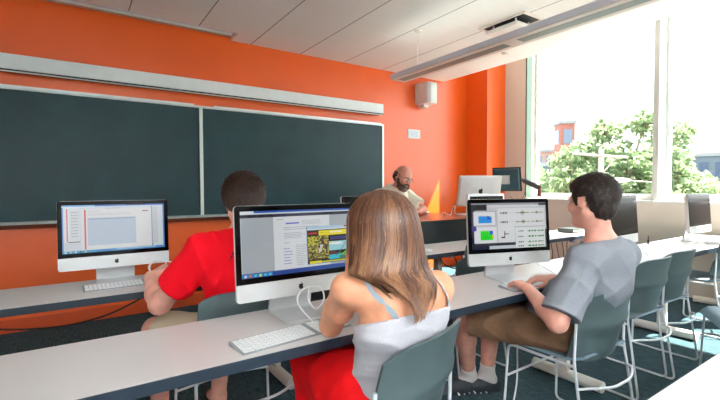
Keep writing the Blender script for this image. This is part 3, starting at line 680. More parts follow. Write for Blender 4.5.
# ------------------------------------------------------------------ signed distance bodies
def V3(p): return np.array(p, dtype=np.float32)
class Sdf:
    def __init__(s): s.ops = []
    def cone(s, a, b, r1, r2, k=.02, flat=None, sub=False): s.ops.append(('c', V3(a), V3(b), r1, r2, k, flat, sub)); return s
    def ell(s, c, r, k=.02, R=None, sub=False): s.ops.append(('e', V3(c), V3(r), R, 0, k, None, sub)); return s
    def bounds(s):
        lo = np.full(3, 1e9); hi = -lo
        for o in s.ops:
            if o[7]: continue
            if o[0] == 'c':
                r = max(o[3], o[4])*1.6; P = [o[1]-r, o[1]+r, o[2]-r, o[2]+r]
            else: r = float(max(o[2])); P = [o[1]-r, o[1]+r]
            for p in P: lo = np.minimum(lo, p); hi = np.maximum(hi, p)
        return lo, hi
    def grid(s, h, pad=.03):
        lo, hi = s.bounds(); lo = lo-pad; hi = hi+pad; n = np.ceil((hi-lo)/h).astype(int)+1
        ax = [(lo[i]+h*np.arange(n[i])).astype(np.float32) for i in range(3)]
        F = np.full(n, .5, np.float32)
        for kind, A, B, r1, r2, k, flat, sub in s.ops:
            if kind == 'c':
                rr = max(r1, r2)*1.6+k+2.5*h; a = np.minimum(A, B)-rr; b = np.maximum(A, B)+rr
            else:
                rr = float(max(B))+k+2.5*h; a = A-rr; b = A+rr
            i0 = np.maximum(0, np.floor((a-lo)/h).astype(int)); i1 = np.minimum(n, np.ceil((b-lo)/h).astype(int)+1)
            if np.any(i1 <= i0): continue
            sl = tuple(slice(i0[i], i1[i]) for i in range(3))
            X = ax[0][sl[0]][:, None, None]; Y = ax[1][sl[1]][None, :, None]; Z = ax[2][sl[2]][None, None, :]
            if kind == 'c':
                d = B-A; L2 = float(d@d)+1e-12
                x, y, zz = X-A[0], Y-A[1], Z-A[2]
                t = np.clip((x*d[0]+y*d[1]+zz*d[2])/L2, 0, 1)
                qx, qy, qz = x-t*d[0], y-t*d[1], zz-t*d[2]; q2 = qx*qx+qy*qy+qz*qz
                if flat is not None:
                    nn, f = V3(flat[0]), flat[1]; nn = nn/np.linalg.norm(nn); qn = qx*nn[0]+qy*nn[1]+qz*nn[2]
                    q2 = q2-qn*qn+(qn/f)**2
                D = np.sqrt(np.maximum(q2, 1e-12))-(r1+(r2-r1)*t)
                if flat is not None and flat[1] < 1: D = D*min(1, flat[1]+.25)
            else:
                x, y, zz = X-A[0], Y-A[1], Z-A[2]
                if r1 is not None:
                    R = np.array(r1, dtype=np.float32)   # columns = local axes in world
                    x, y, zz = (x*R[0, 0]+y*R[1, 0]+zz*R[2, 0], x*R[0, 1]+y*R[1, 1]+zz*R[2, 1], x*R[0, 2]+y*R[1, 2]+zz*R[2, 2])
                k0 = np.sqrt((x/B[0])**2+(y/B[1])**2+(zz/B[2])**2); k1 = np.sqrt((x/B[0]**2)**2+(y/B[1]**2)**2+(zz/B[2]**2)**2)+1e-9
                D = k0*(k0-1)/k1
            G = F[sl]
            if sub:
                hh = np.clip(.5-.5*(G+D)/k, 0, 1); F[sl] = G*(1-hh)+(-D)*hh+k*hh*(1-hh)
            else:
                hh = np.clip(.5+.5*(D-G)/k, 0, 1); F[sl] = D*(1-hh)+G*hh-k*hh*(1-hh)
        return F, lo, h, ax
def nets(F, lo, h, name, m, parent, smooth_it=1):
    S = F < 0; n = np.array(F.shape)-1
    cnt = np.zeros(n, np.int8)
    for i in (0, 1):
        for j in (0, 1):
            for k in (0, 1): cnt += S[i:n[0]+i, j:n[1]+j, k:n[2]+k]
    act = (cnt > 0) & (cnt < 8); C = np.argwhere(act); idx = np.full(n, -1, np.int32); idx[act] = np.arange(len(C))
    acc = np.zeros((len(C), 3), np.float64); num = np.zeros(len(C))
    cor = [(i, j, k) for i in (0, 1) for j in (0, 1) for k in (0, 1)]
    for a in cor:
        for ax in range(3):
            if a[ax]: continue
            b = list(a); b[ax] = 1
            fa = F[C[:, 0]+a[0], C[:, 1]+a[1], C[:, 2]+a[2]]; fb = F[C[:, 0]+b[0], C[:, 1]+b[1], C[:, 2]+b[2]]
            x = (fa < 0) != (fb < 0); t = np.where(x, fa/(fa-fb+1e-20), 0)
            p = np.array(a, float)[None, :]+np.zeros((len(C), 3)); p[:, ax] += t
            acc[x] += p[x]; num[x] += 1
    V = (C+acc/np.maximum(num, 1)[:, None])*h+lo
    Q = []
    for ax in range(3):
        sl0 = [slice(None)]*3; sl1 = [slice(None)]*3; sl0[ax] = slice(0, -1); sl1[ax] = slice(1, None)
        a = S[tuple(sl0)]; b = S[tuple(sl1)]; E = np.argwhere(a != b); o1, o2 = [(1, 2), (2, 0), (0, 1)][ax]
        E = E[(E[:, o1] > 0) & (E[:, o2] > 0) & (E[:, o1] < n[o1]) & (E[:, o2] < n[o2])]
        if len(E) == 0: continue
        ins = a[E[:, 0], E[:, 1], E[:, 2]]
        def at(d1, d2):
            e = E.copy(); e[:, o1] -= d1; e[:, o2] -= d2; return idx[e[:, 0], e[:, 1], e[:, 2]]
        q = np.stack([at(1, 1), at(0, 1), at(0, 0), at(1, 0)], 1); q[~ins] = q[~ins][:, ::-1]; Q.append(q)
    Q = np.concatenate(Q)
    for _ in range(smooth_it):      # light Laplacian smoothing
        A = np.zeros_like(V); c = np.zeros(len(V))
        for i in range(4):
            np.add.at(A, Q[:, i], V[Q[:, (i+1) % 4]]+V[Q[:, (i-1) % 4]]); np.add.at(c, Q[:, i], 2)
        V = .5*V+.5*A/np.maximum(c, 1)[:, None]
    return mesh_np(name, V, Q, m, parent)
def mesh_np(name, V, Q, m, parent, attr=None):
    me = bpy.data.meshes.new(name); me.vertices.add(len(V)); me.vertices.foreach_set('co', np.asarray(V, np.float32).ravel())
    k = Q.shape[1]; me.loops.add(len(Q)*k); me.loops.foreach_set('vertex_index', Q.astype(np.int32).ravel())
    me.polygons.add(len(Q)); me.polygons.foreach_set('loop_start', np.arange(0, len(Q)*k, k, dtype=np.int32))
    me.polygons.foreach_set('use_smooth', np.ones(len(Q), bool)); me.materials.append(m); me.update(); me.validate()
    if attr is not None:
        a = me.attributes.new('tone', 'FLOAT', 'POINT'); a.data.foreach_set('value', np.asarray(attr, np.float32))
    o = bpy.data.objects.new(name, me); COL.objects.link(o)
    if parent:
        o.parent = parent; o.matrix_parent_inverse = Matrix.Translation(-parent.location)
    return o
def nrm(v): v = np.array(v, float); return v/np.linalg.norm(v)
def frame(fwd, up=(0, 0, 1)):
    """columns right, forward, up"""
    f = nrm(fwd); r = nrm(np.cross(f, up)); u = np.cross(r, f); return np.stack([r, f, u], 1)
def put_head(B, c, R, s=1., ears=True, face=True):
    P = lambda x, y, zz: np.array(c)+R@(np.array([x, y, zz])*s)
    e = lambda p, r, k=.015, sub=False: B.ell(P(*p), np.array(r)*s, k*s, R, sub)
    e((0, -.014, .03), (.075, .096, .086)); e((0, .022, -.03), (.061, .070, .084), .03)
    e((0, .058, -.098), (.030, .030, .024), .025)
    for sx in (-1, 1):
        B.cone(P(sx*.058, .0, -.052), P(sx*.018, .062, -.1), .016*s, .018*s, .03*s)
        e((sx*.038, .066, -.028), (.026, .024, .026), .02)
        B.cone(P(sx*.045, .068, .016), P(sx*.012, .089, .012), .009*s, .009*s, .015*s)
    B.cone(P(0, .086, .004), P(0, .109, -.028), .0075*s, .0115*s, .012*s); e((0, .100, -.036), (.017, .011, .009), .008)
    for sx in (-1, 1): e((sx*.031, .093, -.004), (.014, .012, .010), .010, True)
    if face:
        e((0, .086, -.060), (.022, .010, .0055), .006); e((0, .084, -.071), (.019, .010, .0065), .006)
    if ears:
        for sx in (-1, 1):
            Rr = R@np.array(Matrix.Rotation(math.radians(-12), 3, 'X'))@np.array(Matrix.Rotation(math.radians(sx*-20), 3, 'Z'))
            B.ell(P(sx*.079, -.008, -.008), np.array((.009, .0195, .031))*s, .006*s, Rr)
            B.ell(P(sx*.089, -.004, -.004), np.array((.009, .010, .018))*s, .005*s, Rr, True)
    return P
def put_hand(B, w, d, n, side, curl=.5, s=1., spread=.12, k=.006, thumb=.7):
    """w wrist, d pointing direction, n palm normal (palm faces n); side = +1 if thumb lies on n x d side"""
    d = nrm(d); n = np.array(n, float); n = nrm(n-d*(n@d)); t = np.cross(n, d)*side    # towards the thumb
    w = np.array(w, float)
    for i, off in enumerate((.026, .009, -.009, -.025)):
        base = w+t*off*.7*s+d*.012*s; kn = w+t*off*s+d*(.088-.004*abs(i-1))*s-n*.004*s
        B.cone(base, kn, .0145*s, .0115*s, .014*s)
        Ls = [(.040, .025, .020), (.045, .029, .022), (.041, .027, .021), (.032, .020, .018)][i]
        dd = nrm(d+t*(off/.026)*spread); p = kn; ang = curl*.55
        for j, L in enumerate(Ls):
            a = ang+curl*.55*j; q = p+(dd*math.cos(a)+n*math.sin(a))*L*s
            B.cone(p, q, (.0092-.0008*j)*s, (.0086-.0009*j)*s, .004*s); p = q
    p0 = w+t*.022*s+d*.022*s+n*.006*s; p1 = w+t*.045*s+d*.052*s+n*.014*s; p2 = p1+(d*.8+t*.35*(1-thumb)+n*.35)*.034*s; p3 = p2+(d*.95-t*.25*thumb+n*.2)*.027*s
    B.cone(p0, p1, .016*s, .012*s, .014*s); B.cone(p1, p2, .0105*s, .0098*s, .004*s); B.cone(p2, p3, .0095*s, .008*s, .004*s)
def ridge(a): return (1-np.abs(np.sin(a)))**2
def folds(ax, f, amp):
    X = ax[0][:, None, None]; Y = ax[1][None, :, None]; Z = ax[2][None, None, :]
    return amp*f(X, Y, Z)
def planes_cut(F, ax, cuts):
    """each cut (point, normal): keeps the side opposite the normal"""
    X = ax[0][:, None, None]; Y = ax[1][None, :, None]; Z = ax[2][None, None, :]
    for p, nn in cuts:
        nn = nrm(nn); F = np.maximum(F, (X-p[0])*nn[0]+(Y-p[1])*nn[1]+(Z-p[2])*nn[2])
    return F.astype(np.float32)
def strand_cap(name, c, R, rad, keep, m, parent, n=5000, L=.02, w=.0016, lift=.35, whorl=(0, -.3, .95)):
    """short hair: many tapered blades on an ellipsoid cap, combed away from the whorl"""
    c = np.array(c); wh = nrm(whorl); Vs = []; Q = []
    k = 0
    while k < n:
        d = nrm(RNG.normal(size=3))
        if not keep(d): continue
        p = d*np.array(rad); nr = nrm(d/np.array(rad)); t = nr*(nr@wh)-wh; t = t+RNG.normal(size=3)*.25; t = t-nr*(t@nr); t = nrm(t); sd = np.cross(t, nr)
        l = L*(.6+.8*RNG.random()); a = p+nr*-.003; b = p+t*l*.55+nr*l*lift; e = p+t*l+nr*l*lift*.9
        for q, ww in ((a, w), (b, w*.8), (e, w*.15)): Vs.append(c+R@(q-sd*ww)); Vs.append(c+R@(q+sd*ww))
        o = k*6; Q.append((o, o+1, o+3, o+2)); Q.append((o+2, o+3, o+5, o+4)); k += 1
    return np.array(Vs), np.array(Q)
def join_mesh(name, m, parent, parts, base):
    """add blades to an existing hair mesh object"""
    me = base.data; V = np.empty(len(me.vertices)*3, np.float32); me.vertices.foreach_get('co', V); V = V.reshape(-1, 3)
    q = np.empty(len(me.polygons)*4, np.int32); me.polygons.foreach_get('vertices', q) if False else None
    li = np.empty(len(me.loops), np.int32); me.loops.foreach_get('vertex_index', li); Q = li.reshape(-1, 4)
    for v2, q2 in parts: Q = np.concatenate([Q, q2+len(V)]); V = np.concatenate([V, v2])
    bpy.data.objects.remove(base); return mesh_np(name, V, Q, m, parent)
HB = .005

# ---------------------------------------------------------------- boy in the grey T-shirt
def boy():
    root = empty('person', (2.07, 1.15, 0), 0, 'person with short dark hair in grey T-shirt and brown shorts, typing', 'person', 'seated students')
    B = Sdf()
    hc = np.array((2.0, 1.02, 1.18)); R = frame((.10, 1, -.08)); R = R@np.array(Matrix.Rotation(math.radians(2), 3, 'Y'))
    # torso
    pel, bel, che, upp, nb = (2.07, 1.13, .56), (2.07, 1.095, .69), (2.06, 1.005, .83), (2.045, .975, .905), (2.025, .985, .985)
    B.cone(pel, bel, .135, .12, .05, ((0, 1, 0), .78)); B.cone(bel, che, .12, .14, .05, ((0, 1, 0), .74)); B.cone(che, upp, .14, .125, .05, ((0, 1, 0), .72)); B.cone(upp, nb, .09, .055, .05)
    B.cone(nb, hc+R@np.array((0, -.022, -.06)), .057, .055, .03)
    put_head(B, hc, R, .98)
    SL, SR = np.array((1.88, .985, .925)), np.array((2.205, .965, .92))
    B.cone(upp, SL, .07, .055, .05); B.cone(upp, SR, .07, .055, .05)
    EL, WL = np.array((1.70, 1.0, .665)), np.array((1.785, 1.205, .765)); ER, WR = np.array((2.25, 1.12, .70)), np.array((2.035, 1.215, .775))
    B.cone(SL, EL, .052, .041, .02); B.cone(EL, EL+(WL-EL)*.35, .041, .043, .02); B.cone(EL+(WL-EL)*.35, WL, .043, .027, .02, ((0, 0, 1), .85))
    B.cone(SR, ER, .052, .041, .02); B.cone(ER, ER+(WR-ER)*.35, .041, .043, .02); B.cone(ER+(WR-ER)*.35, WR, .043, .027, .02, ((0, 0, 1), .85))
    put_hand(B, WL, (.42, 1, .04), (0, .05, -1), 1, .8, .95)
    put_hand(B, WR, (-.75, .70, -.05), (0, .05, -1), -1, .75, 1.0)
    HL, HR = np.array((1.98, 1.12, .54)), np.array((2.16, 1.12, .54)); KL, KR = np.array((1.775, 1.585, .515)), np.array((2.03, 1.60, .53)); AL, AR = np.array((1.965, 1.72, .10)), np.array((2.06, 1.66, .10))
    B.cone(HL, KL, .088, .058, .03); B.cone(HR, KR, .088, .058, .03)
    for K, A in ((KL, AL), (KR, AR)):
        m = K+(A-K)*.35; B.cone(K, m, .056, .056, .02); B.cone(m, A, .056, .036, .02); B.cone(A, A+np.array((-.03, .01, -.05)), .034, .032, .02)
    F, lo, h, ax = B.grid(HB); nets(F, lo, h, 'body', skin_b, root)
    # T-shirt
    C = Sdf(); t = .018
    C.cone(pel, bel, .138+t, .132+t, .05, ((0, 1, 0), .82)); C.cone(bel, che, .132+t, .146+t, .05, ((0, 1, 0), .78)); C.cone(che, upp, .146+t, .118+t, .05, ((0, 1, 0), .76)); C.cone(upp, (2.03, .98, .96), .105, .062, .04); C.cone((2.02, 1.12, .66), (1.985, 1.20, .585), .12, .13, .06)
    C.cone(upp, SL, .085, .068, .05); C.cone(upp, SR, .085, .068, .05)
    eL, eR = SL+(EL-SL)*.88, SR+(ER-SR)*.8
    C.cone(SL+np.array((.02, 0, .0)), eL, .072, .082, .03); C.cone(SR, eR, .070, .076, .03)
    F, lo, h, ax = C.grid(HB)
    def fl(X, Y, Z):
        a = np.sin(38*Z+14*X+3*np.sin(9*X+6*Y))*np.exp(-((X-1.93)/.12)**2)*.6
        b = np.sin(30*(X-2.0)+16*Z+2*np.sin(11*Z))*.5
        c = np.sin(24*Z-40*Y+20*X)*.35*np.exp(-((X-1.79)/.09)**2)
        d1 = ridge(17*(Z-.9)-20*(X-1.9)+1.2*np.sin(12*X+9*Y))*np.exp(-((X-1.96)/.1)**2)*-1.6
        d2 = ridge(15*(X-2.0)+9*Z+1.3*np.sin(9*Z+6*X))*-1.3*np.clip((1.0-Z)*7, 0, 1)
        d3 = ridge(26*Z-18*X+1.5*np.sin(20*Y))*np.exp(-((X-1.77)/.08)**2)*-1.0
        return .5*(a+b+c)+d1+d2+d3
    F = F+folds(ax, fl, .0065)
    dirL, dirR = nrm(EL-SL), nrm(ER-SR)
    X = ax[0][:, None, None]; Y = ax[1][None, :, None]; Z = ax[2][None, None, :]
    def slc(F, S, e, dr, inside):   # cut the sleeve end only near the arm
        pl = (X-e[0])*dr[0]+(Y-e[1])*dr[1]+(Z-e[2])*dr[2]
        return np.where(inside, np.maximum(F, pl), F)
    F = slc(F, SL, eL, dirL, (X < 1.84-.25*(Z-.75)) & (Z < .95)); F = slc(F, SR, eR, dirR, (X > 2.22) & (Z < .95))
    F = planes_cut(F, ax, [((2.07, 1.0, .455), (0, 0, -1)), ((2.07, 1.29, .6), (0, 1, -.35)), ((2.02, 1.0, .995), (-.05, .25, 1))])
    nets(F, lo, h, 'shirt', greyt, root)
    mb = MB(); mb.tube([tuple(np.array((2.022, .998, .99))+.066*np.array((math.cos(a), math.sin(a), -.15*math.sin(a)))) for a in [k*PI/12 for k in range(24)]], .008, 8, closed=True)
    o = mb.build('collar', greyt, None, smooth=True); o.parent = root; o.matrix_parent_inverse = Matrix.Translation(-root.location)
    # shorts
    S = Sdf(); u = .02
    S.cone((2.07, 1.13, .56), (2.07, 1.15, .54), .145, .145, .05, ((0, 1, 0), .85)); S.cone(HL, KL+(HL-KL)*.12, .092+u, .078+u, .03); S.cone(HR, KR+(HR-KR)*.12, .092+u, .078+u, .03)
    F, lo, h, ax = S.grid(.006); F = F+folds(ax, lambda X, Y, Z: np.sin(46*Y+20*X+2*np.sin(20*Z))*.6-1.6*ridge(17*Y+14*X+1.5*np.sin(20*Z)+1.3*np.sin(9*Y))-ridge(30*Z+20*Y+np.sin(18*X)), .0045)
    d1 = nrm(KL-HL); d2 = nrm(KR-HR)
    F = planes_cut(F, ax, [(KL+(HL-KL)*.1, d1+d2), ((0, 0, .452), (0, 0, -1))]); nets(F, lo, h, 'shorts', brown, root)
    # socks, shoes
    for A, q in ((AL, 0), (AR, 1)):
        f = np.array((-.95, .3, 0)) if q == 0 else np.array((-.88, .47, 0)); f = nrm(f)
        k = (KL if q == 0 else KR); s = Sdf(); s.cone(A+nrm(k-A)*.075, A, .046, .043, .02); s.cone(A, A+f*.05+np.array((0, 0, -.05)), .043, .038, .02); s.cone(A, A-f*.03+np.array((0, 0, -.04)), .042, .04, .02)
        F, lo, h, ax = s.grid(.005); F = F+folds(ax, lambda X, Y, Z: np.sin(260*Z), .0012); F = planes_cut(F, ax, [(A+nrm(k-A)*.08, k-A)]); nets(F, lo, h, 'sock', sock, root)
        g = A*np.array((1, 1, 0)); s = Sdf(); sd = np.cross(f, (0, 0, 1))
        s.cone(g-f*.045+np.array((0, 0, .045)), g+f*.05+np.array((0, 0, .045)), .042, .045, .03); s.cone(g+f*.02+np.array((0, 0, .05)), g+f*.12+np.array((0, 0, .035)), .044, .04, .03); s.cone(g+f*.05+np.array((0, 0, .04)), g+f*.19+np.array((0, 0, .028)), .047, .034, .03)
        s.cone(g-f*.045+np.array((0, 0, .02)), g+f*.19+np.array((0, 0, .02)), .046, .044, .01, ((0, 0, 1), .6)); F, lo, h, ax = s.grid(.005); F = planes_cut(F, ax, [((0, 0, .004), (0, 0, -1)), (g+np.array((0, 0, .088)), np.array((0, 0, 1))-f*.0)])
        sh = nets(F, lo, h, 'shoe', shoe, root)
        for side in (-1, 1):
            for j in range(3):
                mb = MB()
                a = g+f*(.02+.035*j)+sd*side*.0475+np.array((0, 0, .012)); b = g+f*(.05+.03*j)+sd*side*.040+np.array((0, 0, .05-.006*j)); mb.tube([tuple(a), tuple((a+b)/2+sd*side*.003), tuple(b)], .005, 6)
                o = mb.build('shoe_stripe', shoe_w, None, smooth=True); o.parent = sh
    # hair
    Hh = Sdf(); P = lambda x, y, zz: hc+R@np.array((x, y, zz))
    Hh.ell(P(0, -.022, .036), (.090, .110, .096), .02, R); Hh.ell(P(0, -.064, -.034), (.058, .046, .058), .03, R); Hh.ell(P(0, .04, .075), (.055, .05, .038), .02, R)
    Hh.cone(P(-.035, -.062, -.06), P(.035, -.062, -.06), .018, .018, .02)
    F, lo, h, ax = Hh.grid(.004)
    X = ax[0][:, None, None]-hc[0]; Y = ax[1][None, :, None]-hc[1]; Z = ax[2][None, None, :]-hc[2]
    lx = X*R[0, 0]+Y*R[1, 0]+Z*R[2, 0]; ly = X*R[0, 1]+Y*R[1, 1]+Z*R[2, 1]; lz = X*R[0, 2]+Y*R[1, 2]+Z*R[2, 2]
    F = np.maximum(F, np.minimum(ly-.040+.12*lz, .064-lz-.3*(ly-.03)))            # face opening
    F = np.maximum(F, np.minimum(np.minimum(ly+.030, .020-ly), .020-lz)); F = np.maximum(F, np.minimum(ly-.01, -.028-lz))     # around the ear
    F = np.maximum(F, -(lz+.092-.55*(ly+.07)))
    F = F+.0022*np.sin(170*lx+60*lz+4*np.sin(40*ly))+.002*np.sin(150*ly+70*lz+3*np.sin(60*lx))
    base = nets(F.astype(np.float32), lo, h, 'hair', hair_dark, root)
    def keep(d):
        ly_, lz_ = .11*d[1]-.022, .096*d[2]+.036
        return not (ly_ > .035 and lz_ < .072) and lz_ > -.06 and not (abs(d[0]) > .4 and lz_ < .04 and -.04 < ly_ < .025) and not (ly_ > .0 and lz_ < -.0)
    v2 = strand_cap('hair', P(0, -.022, .036), R, (.089, .110, .096), keep, hair_dark, root, 7000, .017, .0013, .16)
    join_mesh('hair', hair_dark, root, [v2], base)
    eyes(root, P, R, 1., (70, 50, 40))
def eyes(root, P, R, s, iris):
    for sx in (-1, 1):
        mb = MB(); mb.ball(tuple(P(sx*.031*s, .079*s, -.004*s)), .0125*s, 14, 10); o = mb.build('eye', mat('eye_white', (236, 230, 224), .2), None, smooth=True); o.parent = root; o.matrix_parent_inverse = Matrix.Translation(-root.location)
        mb = MB(); mb.ball(tuple(P(sx*.031*s, .0895*s, -.005*s)), .0045*s, 10, 8); i = mb.build('iris', mat('iris_%d_%d_%d' % iris, iris, .2), None, smooth=True); i.parent = root; i.matrix_parent_inverse = Matrix.Translation(-root.location)
        mb = MB(); mb.tube([tuple(P(sx*(.012+.012*k)*s, (.099-.0022*k*k)*s, (.021+.002*k-.0015*k*k)*s)) for k in range(4)], .003*s, 6, .0018*s); o = mb.build('eyebrow', hair_dark, None, smooth=True); o.parent = root; o.matrix_parent_inverse = Matrix.Translation(-root.location)
boy()

# ---------------------------------------------------------------- girl with long hair
def girl():
    root = empty('person', (.82, 1.06, 0), 0, 'person with long light brown hair in pale camisole and red skirt, back to viewer', 'person', 'seated students')
    B = Sdf(); hc = np.array((.795, 1.06, 1.125)); R = frame((-.22, 1, -.28))
    pel, bel, che, upp, nb = (.85, 1.10, .56), (.845, 1.065, .69), (.832, 1.03, .82), (.825, 1.02, .915), (.82, 1.02, .99)
    B.cone(pel, bel, .135, .105, .05, ((-.1, 1, 0), .75)); B.cone(bel, che, .105, .118, .05, ((-.1, 1, 0), .74)); B.cone(che, upp, .118, .112, .05, ((-.05, 1, 0), .66)); B.cone(upp, nb, .075, .045, .05)
    B.cone(nb, hc+R@np.array((0, -.02, -.06)), .045, .047, .03); put_head(B, hc, R, .92)
    SL, SR = np.array((.665, 1.045, .945)), np.array((.972, .985, .925))
    B.cone(upp, SL, .062, .048, .045); B.cone(upp, SR, .062, .048, .045)
    B.cone((.76, .965, .90), (.75, .975, .82), .03, .03, .05); B.cone((.90, .945, .90), (.90, .955, .82), .03, .03, .05)   # shoulder blades
    B.cone((.955, .975, .905), (.94, 1.0, .80), .045, .05, .04)
    EL, WL = np.array((.71, 1.225, .782)), np.array((.79, 1.21, .96)); ER, WR = np.array((1.0, 1.22, .775)), np.array((.93, 1.40, .775))
    B.cone(SL, SL+(EL-SL)*.5, .05, .045, .02); B.cone(SL+(EL-SL)*.5, EL, .045, .037, .02); B.cone(EL, EL+(WL-EL)*.4, .037, .037, .02); B.cone(EL+(WL-EL)*.4, WL, .037, .024, .02)
    B.cone(SR, ER, .046, .037, .02); B.cone(ER, WR, .038, .024, .02)
    put_hand(B, WL, (-.12, -.25, 1), (.3, -1, -.1), 1, 1.1, .9); put_hand(B, WR, (-.7, .7, -.1), (0, 0, -1), -1, .5, .9)
    HL, HR = np.array((.77, 1.14, .55)), np.array((.93, 1.14, .55)); KL, KR = np.array((.80, 1.53, .52)), np.array((.97, 1.52, .52)); AL, AR = np.array((.76, 1.50, .09)), np.array((1.0, 1.5, .09))
    B.cone(HL, KL, .085, .055, .03); B.cone(HR, KR, .085, .055, .03)
    for K, A in ((KL, AL), (KR, AR)):
        B.cone(K, K+(A-K)*.35, .052, .052, .02); B.cone(K+(A-K)*.35, A, .052, .034, .02); B.cone(A, A+np.array((0, .14, -.055)), .035, .028, .02); B.cone(A, A+np.array((0, -.03, -.05)), .034, .035, .02)
    F, lo, h, ax = B.grid(HB); nets(F, lo, h, 'body', skin_g, root)
    # camisole
    C = Sdf(); t = .010
    C.cone(pel, bel, .140+t, .108+t, .05, ((-.1, 1, 0), .78)); C.cone(bel, che, .108+t, .122+t, .05, ((-.1, 1, 0), .77)); C.cone(che, upp, .122+t, .118+t, .05, ((-.05, 1, 0), .70))
    C.cone((.76, .965, .90), (.75, .975, .82), .032+t, .032+t, .05); C.cone((.90, .945, .90), (.90, .955, .82), .032+t, .032+t, .05)
    C.cone((.955, .975, .905), (.94, 1.0, .80), .045+t, .05+t, .04)
    F, lo, h, ax = C.grid(HB)
    F = F+folds(ax, lambda X, Y, Z: -1.5*ridge(30*Z+5*np.sin(5*(X-.7))+1.2*np.sin(14*X)+8*Y)*np.clip((.87-Z)*14, .0, 1)*np.exp(-((X-.72)/.12)**2)-.9*ridge(22*Z-13*X+1.2*np.sin(9*X))*np.clip((.87-Z)*14, .15, 1)-.4*ridge(60*Z+6*np.sin(6*X)), .0055)
    F = planes_cut(F, ax, [((.83, .96, .862), (.0, .35, 1)), ((0, 0, .47), (0, 0, -1))])
    nets(F, lo, h, 'camisole', tank, root)
    def band(pts, w, nm):
        P = smooth_path(pts, 8); vs = []; fs = []
        for i, p in enumerate(P):
            d = (P[min(i+1, len(P)-1)]-P[max(i-1, 0)]).normalized(); o = Vector((.82, 1.02, .93))-p; nn = (-o+d*o.dot(d)).normalized(); sd = d.cross(nn)
            for a, b in ((-w, 0), (w, 0), (w, .003), (-w, .003)): vs.append(p+sd*a+nn*b)
        for i in range(len(P)-1):
            for k in range(4): fs.append((i*4+k, i*4+(k+1) % 4, i*4+4+(k+1) % 4, i*4+4+k))
        mb = MB(); mb.add(vs, fs); o = mb.build(nm, mat('strap_pale_blue', (176, 190, 202), .6), None, smooth=True); o.parent = root; o.matrix_parent_inverse = Matrix.Translation(-root.location)
    global STRAP_OK
    def surf(x, y, zz, dirv):   # march from outside to the skin along dirv
        dirv = nrm(dirv); p = np.array((x, y, zz))-dirv*.3
        for _ in range(200):
            i = ((p-lo2)/h2).astype(int)
            if np.all(i >= 0) and np.all(i < np.array(F2.shape)-1) and F2[tuple(i)] < .001: break
            p = p+dirv*.002
        return p-dirv*.005
    F2, lo2, h2, _ = B.grid(.006)
    mid = [(.715, .90, .868), (.705, .92, .90), (.70, .94, .93), (.705, .97, .96)]
    l = [tuple(surf(x, 1.0, zz, (.02, 1, -.05))) for x, zz in ((.765, .855), (.757, .868), (.748, .882), (.738, .896), (.728, .91), (.719, .925), (.710, .94), (.702, .955))]+[tuple(surf(.69, 1.02, .97, (0, .3, -1))), tuple(surf(.69, 1.07, .97, (0, -.2, -1)))]
    r = [tuple(surf(x, 1.0, zz, (.02, 1, -.05))) for x, zz in ((.965, .855), (.962, .868), (.958, .882), (.953, .896), (.947, .91), (.940, .925), (.933, .94))]+[tuple(surf(.925, .99, .97, (0, .3, -1))), tuple(surf(.92, 1.04, .97, (0, -.2, -1)))]
    band(l, .0085, 'strap'); band(r, .007, 'strap')
    # skirt
    S = Sdf(); u = .022
    S.cone((.85, 1.11, .55), (.85, 1.13, .54), .15, .15, .05, ((0, 1, 0), .85)); S.cone(HL, KL, .095+u, .062+u, .05); S.cone(HR, KR, .095+u, .07+u, .05); S.cone((.84, 1.2, .53), (.84, 1.45, .50), .10, .08, .07)
    S.cone(KL, (.79, 1.46, .12), .07, .09, .05); S.cone(KR, (1.0, 1.45, .12), .08, .10, .05); S.cone((.84, 1.45, .48), (.84, 1.42, .14), .08, .1, .06)
    F, lo, h, ax = S.grid(.007); F = F+folds(ax, lambda X, Y, Z: -1.8*ridge(18*X+4*np.sin(5*Z)+9*Y)-ridge(30*X-13*Z+np.sin(20*Y)), .0055)
    F = planes_cut(F, ax, [((0, 0, .452), (0, 0, -1))] if False else [((0, 0, .1), (0, 0, -1)), ((0, .98, .44), (0, -.4, -.2))])
    X = ax[0][:, None, None]; Y = ax[1][None, :, None]; Z = ax[2][None, None, :]
    F = np.where((Y < 1.34), np.maximum(F, .458-Z), F).astype(np.float32)
    nets(F, lo, h, 'skirt', redp, root)
    for A in (AL, AR):
        s = Sdf(); g = A*np.array((1, 1, 0)); s.cone(g+np.array((0, -.04, .035)), g+np.array((0, .15, .028)), .042, .038, .02); F, lo, h, ax = s.grid(.006); F = planes_cut(F, ax, [((0, 0, .004), (0, 0, -1))]); nets(F, lo, h, 'shoe', blackp, root)
    # long hair: contours down the head and back
    Zs = np.array([1.243, 1.236, 1.22, 1.19, 1.15, 1.10, 1.05, 1.0, .965, .93, .90, .875, .858])
    CX = np.array([.80, .80, .80, .80, .80, .803, .80, .79, .825, .83, .822, .812, .80])-.004
    CY = np.array([1.05, 1.05, 1.05, 1.05, 1.05, 1.045, 1.035, 1.01, .975, .945, .925, .91, .905])
    RX = np.array([.004, .038, .066, .090, .104, .110, .120, .132, .102, .084, .060, .040, .022])
    RY = np.array([.004, .045, .078, .105, .120, .122, .115, .10, .075, .052, .042, .034, .02])
    def surfp(th, zz, sc):
        cx, cy, rx, ry = (np.interp(-zz, -Zs, a) for a in (CX, CY, RX, RY)); return np.array((cx+rx*sc*math.cos(th), cy+ry*sc*math.sin(th), zz))
    Vs, Q, tone = [], [], []
    nth = 64; zz = np.concatenate([np.linspace(1.243, 1.19, 12), np.linspace(1.18, .945, 36)])
